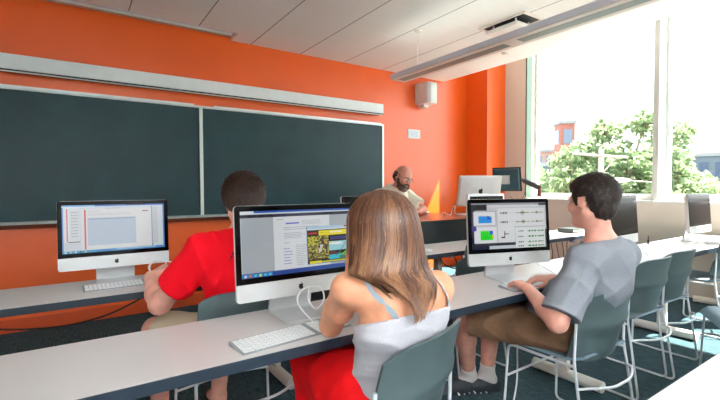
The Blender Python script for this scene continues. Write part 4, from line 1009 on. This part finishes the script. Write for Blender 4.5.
    for i, a in enumerate(zz):
        for k in range(nth):
            th = 2*PI*k/nth; s = .94+.02*math.sin(th*13+a*9)+.015*math.sin(th*29)
            if math.sin(th) > .35 and a < 1.17: s *= .6        # leave the face side free
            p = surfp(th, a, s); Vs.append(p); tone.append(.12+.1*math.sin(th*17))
    for i in range(len(zz)-1):
        for k in range(nth): Q.append((i*nth+k, i*nth+(k+1) % nth, (i+1)*nth+(k+1) % nth, (i+1)*nth+k))
    clumps = []
    for c_ in range(150):
        th = RNG.uniform(PI*.90, 2*PI+.34) if RNG.random() < .92 else RNG.uniform(0, 2*PI)
        zend = .86+.17*(1-max(0, -math.sin(th)))+RNG.uniform(-.01, .075)
        if math.cos(th) < -.45: zend = max(zend, .965+RNG.uniform(0, .05)) if RNG.random() < .85 else .925
        clumps.append((th, min(zend, 1.1), RNG.uniform(0, 6.28), RNG.uniform(.6, 1.5), RNG.uniform(.05, .40), RNG.uniform(.985, 1.035), RNG.normal()*.12, RNG.uniform(32, 52)))
    for n_ in range(3600):
        th, zend, ph, wa, tn, sc0, drift, fr = clumps[RNG.integers(len(clumps))]
        off = RNG.normal()*.085; th = th+off; zend = zend+abs(RNG.normal())*.02; tn += RNG.uniform(-.07, .07); sc0 += RNG.uniform(-.02, .01)
        z0 = 1.243-.10*RNG.random()**2; steps = 16; w = RNG.uniform(.0011, .0034); o = len(Vs)
        for i in range(steps+1):
            t = i/steps; a = z0+(zend-z0)*t
            k_ = max(0, (1.08-a)/.2)**1.2; wav = .15*wa*k_*math.sin(ph+a*fr)
            thh = th-off*.55*t*t+drift*t*t+wav; sc = sc0+.10*k_*math.sin(ph*2+a*fr*.8)+.05*k_
            p = surfp(thh, a, sc); tg = np.array((-math.sin(thh), math.cos(thh), 0)); ww = w*(1 if t < .8 else (1-t)/.2+.05)
            nn = np.array((math.cos(thh), math.sin(thh), 0))
            Vs.append(p-tg*ww); Vs.append(p+nn*ww*.6); Vs.append(p+tg*ww)
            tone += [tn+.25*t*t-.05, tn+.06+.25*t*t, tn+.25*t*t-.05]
        for i in range(steps):
            for k in (0, 1): Q.append((o+i*3+k, o+i*3+k+1, o+i*3+4+k, o+i*3+3+k))
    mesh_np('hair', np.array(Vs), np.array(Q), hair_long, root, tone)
girl()

# ---------------------------------------------------------------- man in the red T-shirt
def redman():
    root = empty('person', (.64, 1.98, 0), 0, 'person in red T-shirt and khaki shorts seated at the front table', 'person', 'seated students')
    B = Sdf(); hc = np.array((.66, 1.965, 1.185)); R = frame((.05, 1, -.12))@np.array(Matrix.Rotation(math.radians(-4), 3, 'Y'))
    pel, bel, che, upp, nb = (.62, 1.93, .56), (.625, 1.88, .70), (.64, 1.88, .86), (.645, 1.895, .94), (.65, 1.915, 1.02)
    B.cone(pel, bel, .15, .135, .05, ((0, 1, 0), .8)); B.cone(bel, che, .135, .16, .05, ((0, 1, 0), .76)); B.cone(che, upp, .16, .14, .05, ((0, 1, 0), .7)); B.cone(upp, nb, .1, .062, .05)
    B.cone(nb, hc+R@np.array((0, -.02, -.06)), .062, .06, .03); put_head(B, hc, R, 1.0)
    SL, SR = np.array((.465, 1.92, .965)), np.array((.84, 1.92, .965)); B.cone(upp, SL, .08, .06, .05); B.cone(upp, SR, .08, .06, .05)
    EL, WL = np.array((.31, 2.10, .715)), np.array((.305, 2.33, .80)); ER, WR = np.array((.93, 2.1, .74)), np.array((.80, 2.35, .775))
    for S, E, W in ((SL, EL, WL), (SR, ER, WR)):
        B.cone(S, E, .058, .047, .02); B.cone(E, E+(W-E)*.35, .047, .049, .02); B.cone(E+(W-E)*.35, W, .049, .032, .02)
    put_hand(B, WL, (.85, .25, .40), (.4, .2, -.9), -1, 1.3, 1.0); put_hand(B, WR, (-.1, 1, 0), (0, 0, -1), -1, .5, 1.0)
    HL, HR = np.array((.54, 1.98, .545)), np.array((.72, 1.98, .545)); KL, KR = np.array((.33, 2.40, .51)), np.array((.70, 2.44, .51)); AL, AR = np.array((.34, 2.33, .10)), np.array((.63, 2.33, .10))
    B.cone(HL, KL, .095, .062, .03); B.cone(HR, KR, .095, .062, .03)
    for K, A in ((KL, AL), (KR, AR)):
        m = K+(A-K)*.35; B.cone(K, m, .058, .058, .02); B.cone(m, A, .058, .038, .02); B.cone(A, A+np.array((0, .14, -.055)), .04, .034, .02); B.cone(A, A+np.array((0, -.03, -.05)), .036, .038, .02)
    F, lo, h, ax = B.grid(.006); nets(F, lo, h, 'body', skin_b, root)
    C = Sdf(); t = .016
    C.cone(pel, bel, .15+t, .14+t, .05, ((0, 1, 0), .82)); C.cone(bel, che, .14+t, .162+t, .05, ((0, 1, 0), .78)); C.cone(che, upp, .162+t, .14+t, .05, ((0, 1, 0), .72)); C.cone(upp, (.65, 1.905, 1.015), .115, .066, .04)
    C.cone(upp, SL, .096, .076, .05); C.cone(upp, SR, .096, .076, .05); eL, eR = SL+(EL-SL)*.66, SR+(ER-SR)*.72; C.cone(SL, eL, .078, .080, .03); C.cone(SR, eR, .078, .082, .03)
    F, lo, h, ax = C.grid(.006)
    F = F+folds(ax, lambda X, Y, Z: -1.8*ridge(16*Z+15*X+1.3*np.sin(14*X)+np.sin(9*Z))*np.exp(-((X-.50)/.13)**2)-1.2*ridge(14*X-10*Z+1.4*np.sin(13*Z)), .006)
    X = ax[0][:, None, None]; Y = ax[1][None, :, None]; Z = ax[2][None, None, :]
    for e, S, E, ins in ((eL, SL, EL, (X < .455) & (Z < .97)), (eR, SR, ER, (X > .86) & (Z < .97))):
        dr = nrm(E-S); pl = (X-e[0])*dr[0]+(Y-e[1])*dr[1]+(Z-e[2])*dr[2]; F = np.where(ins, np.maximum(F, pl), F)
    F = planes_cut(F, ax, [((0, 0, .5), (0, 0, -1)), ((.65, 1.93, 1.05), (0, .3, 1))]); nets(F, lo, h, 'shirt', red, root)
    mb = MB(); mb.tube([tuple(np.array((.65, 1.93, 1.04))+.07*np.array((math.cos(a), math.sin(a), -.15*math.sin(a)))) for a in [k*PI/12 for k in range(24)]], .009, 8, closed=True)
    o = mb.build('collar', red, None, smooth=True); o.parent = root; o.matrix_parent_inverse = Matrix.Translation(-root.location)
    S = Sdf(); S.cone(HL, KL+(HL-KL)*.22, .115, .098, .03); S.cone(HR, KR+(HR-KR)*.22, .115, .098, .03); S.cone((.62, 1.93, .55), (.62, 1.95, .55), .16, .16, .05, ((0, 1, 0), .85))
    F, lo, h, ax = S.grid(.007); F = F+folds(ax, lambda X, Y, Z: np.sin(40*Y+30*X)+.6*np.sin(60*Z+30*Y), .003); F = planes_cut(F, ax, [((0, 0, .452), (0, 0, -1)), (KL+(HL-KL)*.2, nrm(KL-HL)*.6+nrm(KR-HR)*.6)]); nets(F, lo, h, 'shorts', khaki, root)
    for A in (AL, AR):
        s = Sdf(); g = A*np.array((1, 1, 0)); s.cone(g+np.array((0, -.045, .04)), g+np.array((0, .17, .03)), .046, .042, .02); F, lo, h, ax = s.grid(.007); F = planes_cut(F, ax, [((0, 0, .004), (0, 0, -1))]); nets(F, lo, h, 'shoe', blackp, root)
    P = lambda x, y, zz: hc+R@np.array((x, y, zz)); Hh = Sdf(); Hh.ell(P(0, -.022, .036), (.087, .108, .094), .02, R); Hh.ell(P(0, -.065, -.04), (.06, .05, .055), .03, R)
    F, lo, h, ax = Hh.grid(.005); X = ax[0][:, None, None]-hc[0]; Y = ax[1][None, :, None]-hc[1]; Z = ax[2][None, None, :]-hc[2]
    lx = X*R[0, 0]+Y*R[1, 0]+Z*R[2, 0]; ly = X*R[0, 1]+Y*R[1, 1]+Z*R[2, 1]; lz = X*R[0, 2]+Y*R[1, 2]+Z*R[2, 2]
    F = np.maximum(F, np.minimum(ly-.03, .05-lz)); F = np.maximum(F, np.minimum(np.minimum(ly+.025, .03-ly), -lz)); F = F+.003*np.sin(110*lx+60*lz+4*np.sin(40*ly))+.003*np.sin(120*ly+70*lz)
    base = nets(F.astype(np.float32), lo, h, 'hair', hair_red, root)
    keep = lambda d: not (d[1] > .25 and d[2] < .42) and d[2] > -.7
    join_mesh('hair', hair_red, root, [strand_cap('hair', P(0, -.022, .036), R, (.087, .108, .094), keep, hair_red, root, 4500, .03, .002, .35, (.35, -.4, .8))], base)
    # printing on the back of the shirt
    cu = bpy.data.curves.new('txt', 'FONT'); cu.body = 'AE'; cu.size = .05; cu.align_x = 'LEFT'; cu.extrude = .001
    to = bpy.data.objects.new('txt', cu); COL.objects.link(to); dg = bpy.context.evaluated_depsgraph_get(); me = bpy.data.meshes.new_from_object(to.evaluated_get(dg)); bpy.data.objects.remove(to)
    me.materials.clear(); me.materials.append(mat('shirt_print', (92, 8, 26), .8)); o = bpy.data.objects.new('back_print', me); COL.objects.link(o)
    o.rotation_euler = (math.radians(80), 0, 0); o.location = (.527, 1.752, .945); o.parent = root; o.matrix_parent_inverse = Matrix.Translation(-root.location)
    return root
redman()

# ---------------------------------------------------------------- bearded instructor
def instructor():
    root = empty('person', (3.08, 3.86, 0), 0, 'balding bearded person with glasses in beige short-sleeved shirt behind the desk', 'person')
    B = Sdf(); hc = np.array((3.075, 3.66, 1.355)); R = frame((.02, -1, -.30))@np.array(Matrix.Rotation(math.radians(-12), 3, 'Y')); s = 1.12
    pel, bel, che, upp, nb = (3.06, 3.98, .72), (3.06, 3.93, .88), (3.06, 3.86, 1.03), (3.06, 3.82, 1.13), (3.065, 3.77, 1.205)
    B.cone(pel, bel, .16, .17, .05, ((0, 1, 0), .85)); B.cone(bel, che, .17, .17, .05, ((0, 1, 0), .8)); B.cone(che, upp, .165, .14, .05, ((0, 1, 0), .75)); B.cone(upp, nb, .1, .065, .05); B.cone(nb, hc+R@np.array((0, -.02, -.07)), .065, .062, .03)
    P = put_head(B, hc, R, s)
    SR, SL = np.array((2.86, 3.80, 1.145)), np.array((3.26, 3.80, 1.135)); B.cone(upp, SL, .085, .065, .05); B.cone(upp, SR, .085, .065, .05)
    ER, WR = np.array((2.80, 3.62, .985)), np.array((3.0, 3.50, .975)); EL, WL = np.array((3.32, 3.60, .985)), np.array((3.12, 3.46, .975))
    for S, E, W in ((SL, EL, WL), (SR, ER, WR)):
        B.cone(S, E, .06, .048, .02); B.cone(E, W, .048, .034, .02)
    put_hand(B, WR, (1, -.3, 0), (0, 0, -1), -1, .4, 1.05); put_hand(B, WL, (-1, -.3, 0), (0, 0, -1), 1, .4, 1.05)
    HL, HR = np.array((2.96, 3.98, .70)), np.array((3.16, 3.98, .70)); KL, KR = np.array((2.95, 3.72, .42)), np.array((3.2, 3.72, .42)); AL, AR = np.array((2.95, 3.90, .10)), np.array((3.2, 3.90, .10))
    for H_, K, A in ((HL, KL, AL), (HR, KR, AR)):
        B.cone(H_, K, .1, .065, .03); B.cone(K, A, .062, .042, .02); B.cone(A, A+np.array((0, -.14, -.05)), .04, .035, .02)
    F, lo, h, ax = B.grid(.006); nets(F, lo, h, 'body', skin_i, root)
    C = Sdf(); t = .016
    C.cone(pel, bel, .165+t, .175+t, .05, ((0, 1, 0), .87)); C.cone(bel, che, .175+t, .175+t, .05, ((0, 1, 0), .82)); C.cone(che, upp, .17+t, .145+t, .05, ((0, 1, 0), .77)); C.cone(upp, nb, .135, .085, .04)
    C.cone(upp, SL, .1, .082, .05); C.cone(upp, SR, .1, .082, .05); C.cone(SL, SL+(EL-SL)*.75, .082, .086, .03); C.cone(SR, SR+(ER-SR)*.75, .082, .086, .03)
    F, lo, h, ax = C.grid(.007); F = F+folds(ax, lambda X, Y, Z: -1.5*ridge(14*Z+15*X+np.sin(12*X))-ridge(20*X-12*Z), .006)
    X = ax[0][:, None, None]; Y = ax[1][None, :, None]; Z = ax[2][None, None, :]
    for S, E, ins in ((SL, EL, (X > 3.25)), (SR, ER, (X < 2.88))):
        e = S+(E-S)*.74; dr = nrm(E-S); pl = (X-e[0])*dr[0]+(Y-e[1])*dr[1]+(Z-e[2])*dr[2]; F = np.where(ins, np.maximum(F, pl), F)
    F = planes_cut(F, ax, [((0, 0, .66), (0, 0, -1)), (np.array(nb)+np.array((0, -.02, .04)), (0, -.5, 1))]); nets(F, lo, h, 'shirt', beigeshirt, root)
    def pt(mb, nm, m_, smooth=True):
        o = mb.build(nm, m_, None, smooth=smooth); o.parent = root; o.matrix_parent_inverse = Matrix.Translation(-root.location); return o
    mb = MB(); n0 = np.array(nb)
    for sx in (-1, 1): mb.add([tuple(n0+np.array(p)) for p in ((sx*.075, -.0, .035), (sx*.085, -.02, .0), (sx*.05, -.115, -.05), (sx*.012, -.095, .0), (sx*.045, -.06, .04))], [(0, 1, 2, 3, 4)])
    mb2 = MB(); mb2.tube([tuple(n0+np.array((.072*math.cos(a), .074*math.sin(a)-.01, .045+.03*math.sin(a)))) for a in [k*PI/12 for k in range(24)]], .012, 8, closed=True); pt(mb2, 'collar', beigeshirt)
    S = Sdf(); S.cone(HL, KL, .115, .085, .03); S.cone(HR, KR, .115, .085, .03); S.cone(KL, AL, .085, .07, .03); S.cone(KR, AR, .085, .07, .03); S.cone((3.06, 3.98, .70), (3.06, 3.96, .70), .17, .17, .05, ((0, 1, 0), .85))
    F, lo, h, ax = S.grid(.009); F = planes_cut(F, ax, [((0, 0, .08), (0, 0, -1))]); nets(F, lo, h, 'trousers', mat('dark_trousers', (40, 44, 54), .9), root)
    for A in (AL, AR):
        q = Sdf(); g = A*np.array((1, 1, 0)); q.cone(g+np.array((0, .05, .04)), g+np.array((0, -.17, .03)), .046, .042, .02); F, lo, h, ax = q.grid(.008); F = planes_cut(F, ax, [((0, 0, .004), (0, 0, -1))]); nets(F, lo, h, 'shoe', blackp, root)
    # side hair + beard
    Hh = Sdf(); Hh.ell(P(0, -.03, .0), np.array((.084, .092, .075))*s, .02, R); F, lo, h, ax = Hh.grid(.005)
    X = ax[0][:, None, None]-hc[0]; Y = ax[1][None, :, None]-hc[1]; Z = ax[2][None, None, :]-hc[2]
    def loc(X, Y, Z): return (X*R[0, 0]+Y*R[1, 0]+Z*R[2, 0])/s, (X*R[0, 1]+Y*R[1, 1]+Z*R[2, 1])/s, (X*R[0, 2]+Y*R[1, 2]+Z*R[2, 2])/s
    lx, ly, lz = loc(X, Y, Z)
    F = np.maximum(F, ly-.012-.35*(lz)); F = np.maximum(F, lz-.062); F = np.maximum(F, np.minimum(np.minimum(ly+.03, .03-ly), .0-lz)); F = F+.003*np.sin(120*lx+90*lz)+.003*np.sin(130*ly+70*lz)
    nets(F.astype(np.float32), lo, h, 'hair', hair_beard, root)
    Bd = Sdf(); Bd.ell(P(0, .045, -.085), np.array((.056, .056, .050))*s, .02, R)
    for sx in (-1, 1): Bd.cone(P(sx*.068, .012, -.02), P(sx*.052, .04, -.085), .013*s, .026*s, .02); Bd.cone(P(0, .101, -.047), P(sx*.03, .085, -.062), .010*s, .010*s, .01)
    F, lo, h, ax = Bd.grid(.004); X = ax[0][:, None, None]-hc[0]; Y = ax[1][None, :, None]-hc[1]; Z = ax[2][None, None, :]-hc[2]; lx, ly, lz = loc(X, Y, Z)
    F = np.maximum(F, lz+.04-.6*np.clip(np.abs(lx)-.03, 0, 1)*1.2); F = np.maximum(F, -(np.sqrt((lx/.022)**2+((lz+.065)/.008)**2)-1)*.008+np.where(ly > .06, 0, -1))
    F = F+.0022*np.sin(200*lx+90*lz)+.002*np.sin(170*lz+120*ly); nets(F.astype(np.float32), lo, h, 'beard', hair_beard, root)
    mb = MB(); mb.ball((0, 0, 0), (.026*s, .018*s, .026*s), 16, 10, Matrix.Translation(Vector(P(0, .088, -.102)))@Matrix([list(r_) for r_ in R]).to_4x4()); pt(mb, 'grey_beard_patch', beard_grey)
    eyes(root, lambda x, y, zz: hc+R@np.array((x, y, zz)), R, s, (60, 50, 44))
    # glasses
    mb = MB()
    for sx in (-1, 1):
        mb.tube([tuple(P(sx*.032+.024*math.cos(a), .106-.01*abs(math.cos(a)), -.004+.017*math.sin(a))) for a in [k*PI/9 for k in range(18)]], .0016, 6, closed=True)
        mb.tube([tuple(P(sx*.056, .098, .002)), tuple(P(sx*.078, .05, .004)), tuple(P(sx*.083, -.01, .002))], .0016, 6)
    mb.tube([tuple(P(-.009, .107, .0)), tuple(P(.009, .107, .0))], .0016, 6); gl = pt(mb, 'glasses', mat('thin_dark_metal', (50, 40, 38), .3, metal=.6))
    # stool
    st = empty('stool', (3.06, 3.99, 0), 0, 'tall stool beneath the bearded person behind the desk', 'stool')
    mb = MB(); mb.tube([(0, 0, .55), (0, 0, .60)], .18, 24); mb.build('seat', blackp, st, smooth=True)
    for k in range(4):
        a = PI/4+k*PI/2; mb = MB(); mb.tube([(.1*math.cos(a), .1*math.sin(a), .55), (.2*math.cos(a), .2*math.sin(a), 0)], .012, 8); mb.build('leg', rodm, st)
instructor()

# ------------------------------------------------------------------ outside
zg = -6.
mb = MB(); mb.box(6.1, 160, -90, 140, zg-.2, zg); struct(mb.build('ground', mat('pale_paving', (138, 138, 132), .95, noise=(.2, .1), rgb2=(122, 124, 116))))
leafs = [mat('leaf_green_%d' % i, c, .55, spec=.3) for i, c in enumerate([(122, 142, 100), (96, 122, 88), (148, 160, 118)])]
for l_ in leafs:
    N_ = l_.node_tree.nodes; L_ = l_.node_tree.links; t_ = N_.new('ShaderNodeBsdfTranslucent'); t_.inputs[0].default_value = (.36, .44, .26, 1); x_ = N_.new('ShaderNodeMixShader'); x_.inputs[0].default_value = .45
    L_.new(N_['Principled BSDF'].outputs[0], x_.inputs[1]); L_.new(t_.outputs[0], x_.inputs[2]); L_.new(x_.outputs[0], N_['Material Output'].inputs[0])
bark = mat('grey_bark', (120, 104, 92), .9, bump=(20, .5))
def tree(loc, blobs, label, nleaf, size=.16):
    t = empty('broadleaf_tree', loc, 0, label, 'tree', 'trees outside the windows')
    mb = MB(); top = Vector((0, 0, blobs[0][2]))
    mb.tube(smooth_path([(0, 0, 0), (.1, .05, top.z*.35), (-.05, 0, top.z*.7), tuple(top)], 4), .18, 10, .07)
    for b in blobs:
        p = Vector(b[:3]); st = Vector((0, 0, max(2, p.z-2.2*b[3]-1.0))); st.z = min(st.z, top.z); mb.tube(smooth_path([tuple(st), tuple(st.lerp(p, .5)+Vector((0, 0, .2))), tuple(p)], 4), .07, 6, .02)
        for k in range(4):
            q = p+Vector(nrm(RNG.normal(size=3)))*b[3]*.8; mb.tube([tuple(p), tuple(q)], .025, 5, .01)
    mb.build('trunk', bark, t, smooth=True)
    vol = np.array([b[3]**2 for b in blobs]); vol = vol/vol.sum(); Vs = []; Q = []; mi = []
    for i in range(nleaf):
        b = blobs[RNG.choice(len(blobs), p=vol)]; d = nrm(RNG.normal(size=3)); r = b[3]*(RNG.random()**.45); 
        cl = np.array((math.sin(7*d[0]+3*d[2]), math.sin(6*d[1]+2), math.sin(9*d[2]+5*d[0])))*.12*b[3]
        c = np.array(b[:3])+d*r*np.array((1, 1, .75))+cl; a = nrm(RNG.normal(size=3)); e = nrm(np.cross(a, RNG.normal(size=3))); s = size*RNG.uniform(.5, 1.1); o = len(Vs)
        Vs += [c-a*s, c+e*s*.5, c+a*s, c-e*s*.5]; Q.append((o, o+1, o+2, o+3)); mi.append(int(RNG.choice(3, p=[.45, .3, .25])))
    me = bpy.data.meshes.new('foliage'); me.from_pydata([tuple(v) for v in Vs], [], Q)
    for l in leafs: me.materials.append(l)
    me.polygons.foreach_set('material_index', mi); me.update(); o = bpy.data.objects.new('foliage', me); COL.objects.link(o); o.parent = t
def world(u, v, zc):      # a bearing from the room, used only to read distances off the survey
    return None
def D(t, zc): return zc*(.5607+.828*t), zc*(.828-.5607*t)      # bearing t, depth zc -> ground position
x, y = D(.64, 17); tree((x, y, zg), [(0, 0, 8.0, 1.5), (-.9, .9, 6.4, 1.5), (1.0, -.8, 8.1, 1.1), (-.3, .8, 9.5, .7), (.5, -.4, 9.8, .7), (1.2, -1.1, 9.3, .8), (-1.2, 1.3, 8.6, .7), (-1.6, 1.5, 7.4, 1.1), (.6, -.6, 6.3, 1.6), (1.4, -1.4, 6.8, 1.3), (-.4, .3, 4.8, 1.8)], 'tall tree in the middle of the window left of the mullion', 15000)
x, y = D(.50, 19); tree((x, y, zg), [(0, 0, 7.4, 1.1), (-1.0, 1.0, 7.4, .9), (.8, -.7, 8.3, 1.0), (-.2, .2, 8.4, .6), (-.5, .4, 5.8, 1.3), (.7, -.7, 6.2, 1.3), (0, 0, 4.8, 1.3)], 'lower tree at the left of the window in front of the brick building', 8500)
x, y = D(.80, 17); tree((x, y, zg), [(-.9, .9, 7.9, .9), (-.6, .5, 6.9, 1.2), (.3, -.3, 6.7, 1.1), (.1, .2, 7.3, .8), (1.0, -1.0, 6.3, 1.3), (-.2, .2, 5.6, 1.7), (-1.3, 1.3, 6.4, 1.0)], 'tree to the right of the window mullion', 12000)

def building(loc, rz, w, d, h, floors, cols, wallm, label, extra=None, gl=(84, 100, 116)):
    b = empty('building', loc, rz, label, 'building', 'buildings outside the windows')
    mb = MB(); mb.box(-w/2, w/2, 0, d, 0, h); mb.build('wall', wallm, b)
    mb = MB(); mb.box(-w/2-.2, w/2+.2, -.2, d+.2, h, h+.4); mb.build('roof', mat('pale_coping', (120, 124, 126), .8), b)
    gm = mat('building_glass_%d' % gl[0], gl, .2)
    for j in range(floors):
        for i in range(cols):
            cx = -w/2+w*(i+.5)/cols; z0 = h*(j+.3)/floors; ww = w/cols*.3; hh = h/floors*.5
            mb = MB(); mb.box(cx-ww, cx+ww, -.06, .0, z0, z0+hh); mb.build('window', gm, b)
    for j in range(floors):
        for i in range(cols if d > 0 else 0):
            cy = d*(i+.5)/cols; z0 = h*(j+.3)/floors; hh = h/floors*.5; ww = d/cols*.3
            mb = MB(); mb.box(-w/2-.06, -w/2, cy-ww, cy+ww, z0, z0+hh); mb.build('window', gm, b)
    if extra: extra(b)
    return b
brick = mat('pink_brick', (134, 84, 74), .9, noise=(1, .04)); pale = mat('pale_concrete', (206, 200, 196), .9); greyb = mat('blue_grey_panels', (76, 88, 98), .7)
def at(t, zc): X, Y = D(t, zc); return (X, Y, zg)
face = lambda t: -math.radians(34.1)-math.atan(t)
building(at(.452, 72), face(.452), 5.0, 8, 13.2, 4, 3, mat('pale_pink_brick', (142, 112, 104), .9), 'pale pink building wing left of the brick tower')
building(at(.495, 60), face(.495)+.35, 2.0, 2.6, 16.2, 4, 1, brick, 'tall pink brick tower with grey side')
building(at(.548, 78), face(.548), 6.2, 8, 13.5, 4, 3, brick, 'pink building wing right of the brick tower')
building(at(.50, 40), face(.5), 9, 6, 9.2, 3, 8, greyb, 'low dark gridded building behind the left tree', gl=(50, 62, 74))
building(at(.86, 48), face(.86), 13, 10, 10.7, 3, 9, greyb, 'blue-grey office building at the far right of the window', gl=(44, 62, 86))
ms = empty('antenna_mast', at(.478, 92), 0, 'thin antenna mast rising above the brick tower', 'mast')
mb = MB(); mb.tube([(0, 0, 0), (0, 0, 32)], .14, 6, .07); mb.build('pole', mat('pale_steel', (110, 124, 134), .5), ms)
mb = MB(); mb.tube([(-.9, .6, 31), (.9, -.6, 31)], .06, 6); mb.tube([(-.6, .4, 29.5), (.6, -.4, 29.5)], .05, 6); mb.build('crossarm', mat('pale_steel', (110, 124, 134), .5), ms)
up = empty('utility_pole', at(.575, 13), 0, 'pale utility pole with a slanting crossarm in front of the tree', 'pole')
pm = mat('pale_weathered_timber', (140, 130, 124), .8)
mb = MB(); mb.tube([(0, 0, 0), (0, 0, 8.4)], .075, 10); mb.build('post', pm, up, smooth=True)
mb = MB(); mb.tube([(-.52, .62, 8.28), (.35, -.62, 8.12)], .04, 6); mb.build('crossarm', pm, up)
mb = MB(); mb.tube([(0, 0, 7.6), (.22, -.32, 8.1)], .025, 6); mb.build('brace', pm, up)
for k in (-.9, 0, .9):
    mb = MB(); mb.ball((.45*k, -.6*k, 8.34), (.05, .05, .08), 8, 6); mb.build('insulator', mat('grey_ceramic', (150, 166, 178), .3), up)
sl = empty('street_lamp', at(.70, 12), 0, 'pale street lamp head on a thin arm beside the boy\'s hair', 'lamp')
mb = MB(); mb.tube([(0, 0, 0), (0, 0, 7.36)], .03, 8); mb.tube([(0, 0, 7.36), (-.75, .42, 7.42)], .018, 6); mb.build('pole', pm, sl)
mb = MB(); mb.ball((-.95, .5, 7.42), (.38, .28, .07), 14, 8); mb.build('lamp_head', mat('lamp_head_white', (240, 240, 238), .4), sl, smooth=True)

# ------------------------------------------------------------------ light
w = bpy.data.worlds.new('sky'); bpy.context.scene.world = w; w.use_nodes = True; N = w.node_tree.nodes; L = w.node_tree.links
bg = N['Background']; tc = N.new('ShaderNodeTexCoord'); sx = N.new('ShaderNodeSeparateXYZ'); L.new(tc.outputs['Generated'], sx.inputs[0])
cr = N.new('ShaderNodeValToRGB'); L.new(sx.outputs[2], cr.inputs[0]); e = cr.color_ramp.elements; e[0].position = 0; e[0].color = (1, 1, 1, 1); e[1].position = .8; e[1].color = (.78, .89, 1, 1)
L.new(cr.outputs[0], bg.inputs[0]); bg.inputs[1].default_value = 2.4
S = bpy.data.lights.new('sun', 'SUN'); S.energy = 22; S.angle = math.radians(.6); S.color = (1, .95, .86)
so = bpy.data.objects.new('sun', S); COL.objects.link(so); sd = Vector((-1, .775, -1.845)); so.rotation_euler = sd.to_track_quat('-Z', 'Y').to_euler(); so.location = (12, -4, 14)

# ------------------------------------------------------------------ camera
sc_ = bpy.context.scene
cam = bpy.data.cameras.new('camera'); co = bpy.data.objects.new('camera', cam); COL.objects.link(co)
cam.sensor_width = 36; cam.lens = 419/720*36; cam.clip_start = .02; cam.clip_end = 500
X = np.array([618, 15, -419.]); X /= np.linalg.norm(X); Y = np.array([-284, 12, -419.]); Y -= X*(X@Y); Y /= np.linalg.norm(Y); Z = np.cross(X, Y)
Rm = Matrix([list(X), list(Y), list(Z)]).to_4x4(); co.matrix_world = Matrix.Translation((0, 0, 1.25)) @ Rm
sc_.camera = co
vs = sc_.view_settings; vs.view_transform = 'Standard'; vs.look = 'None'; vs.gamma = 1; vs.use_curve_mapping = False; vs.exposure = 1.12
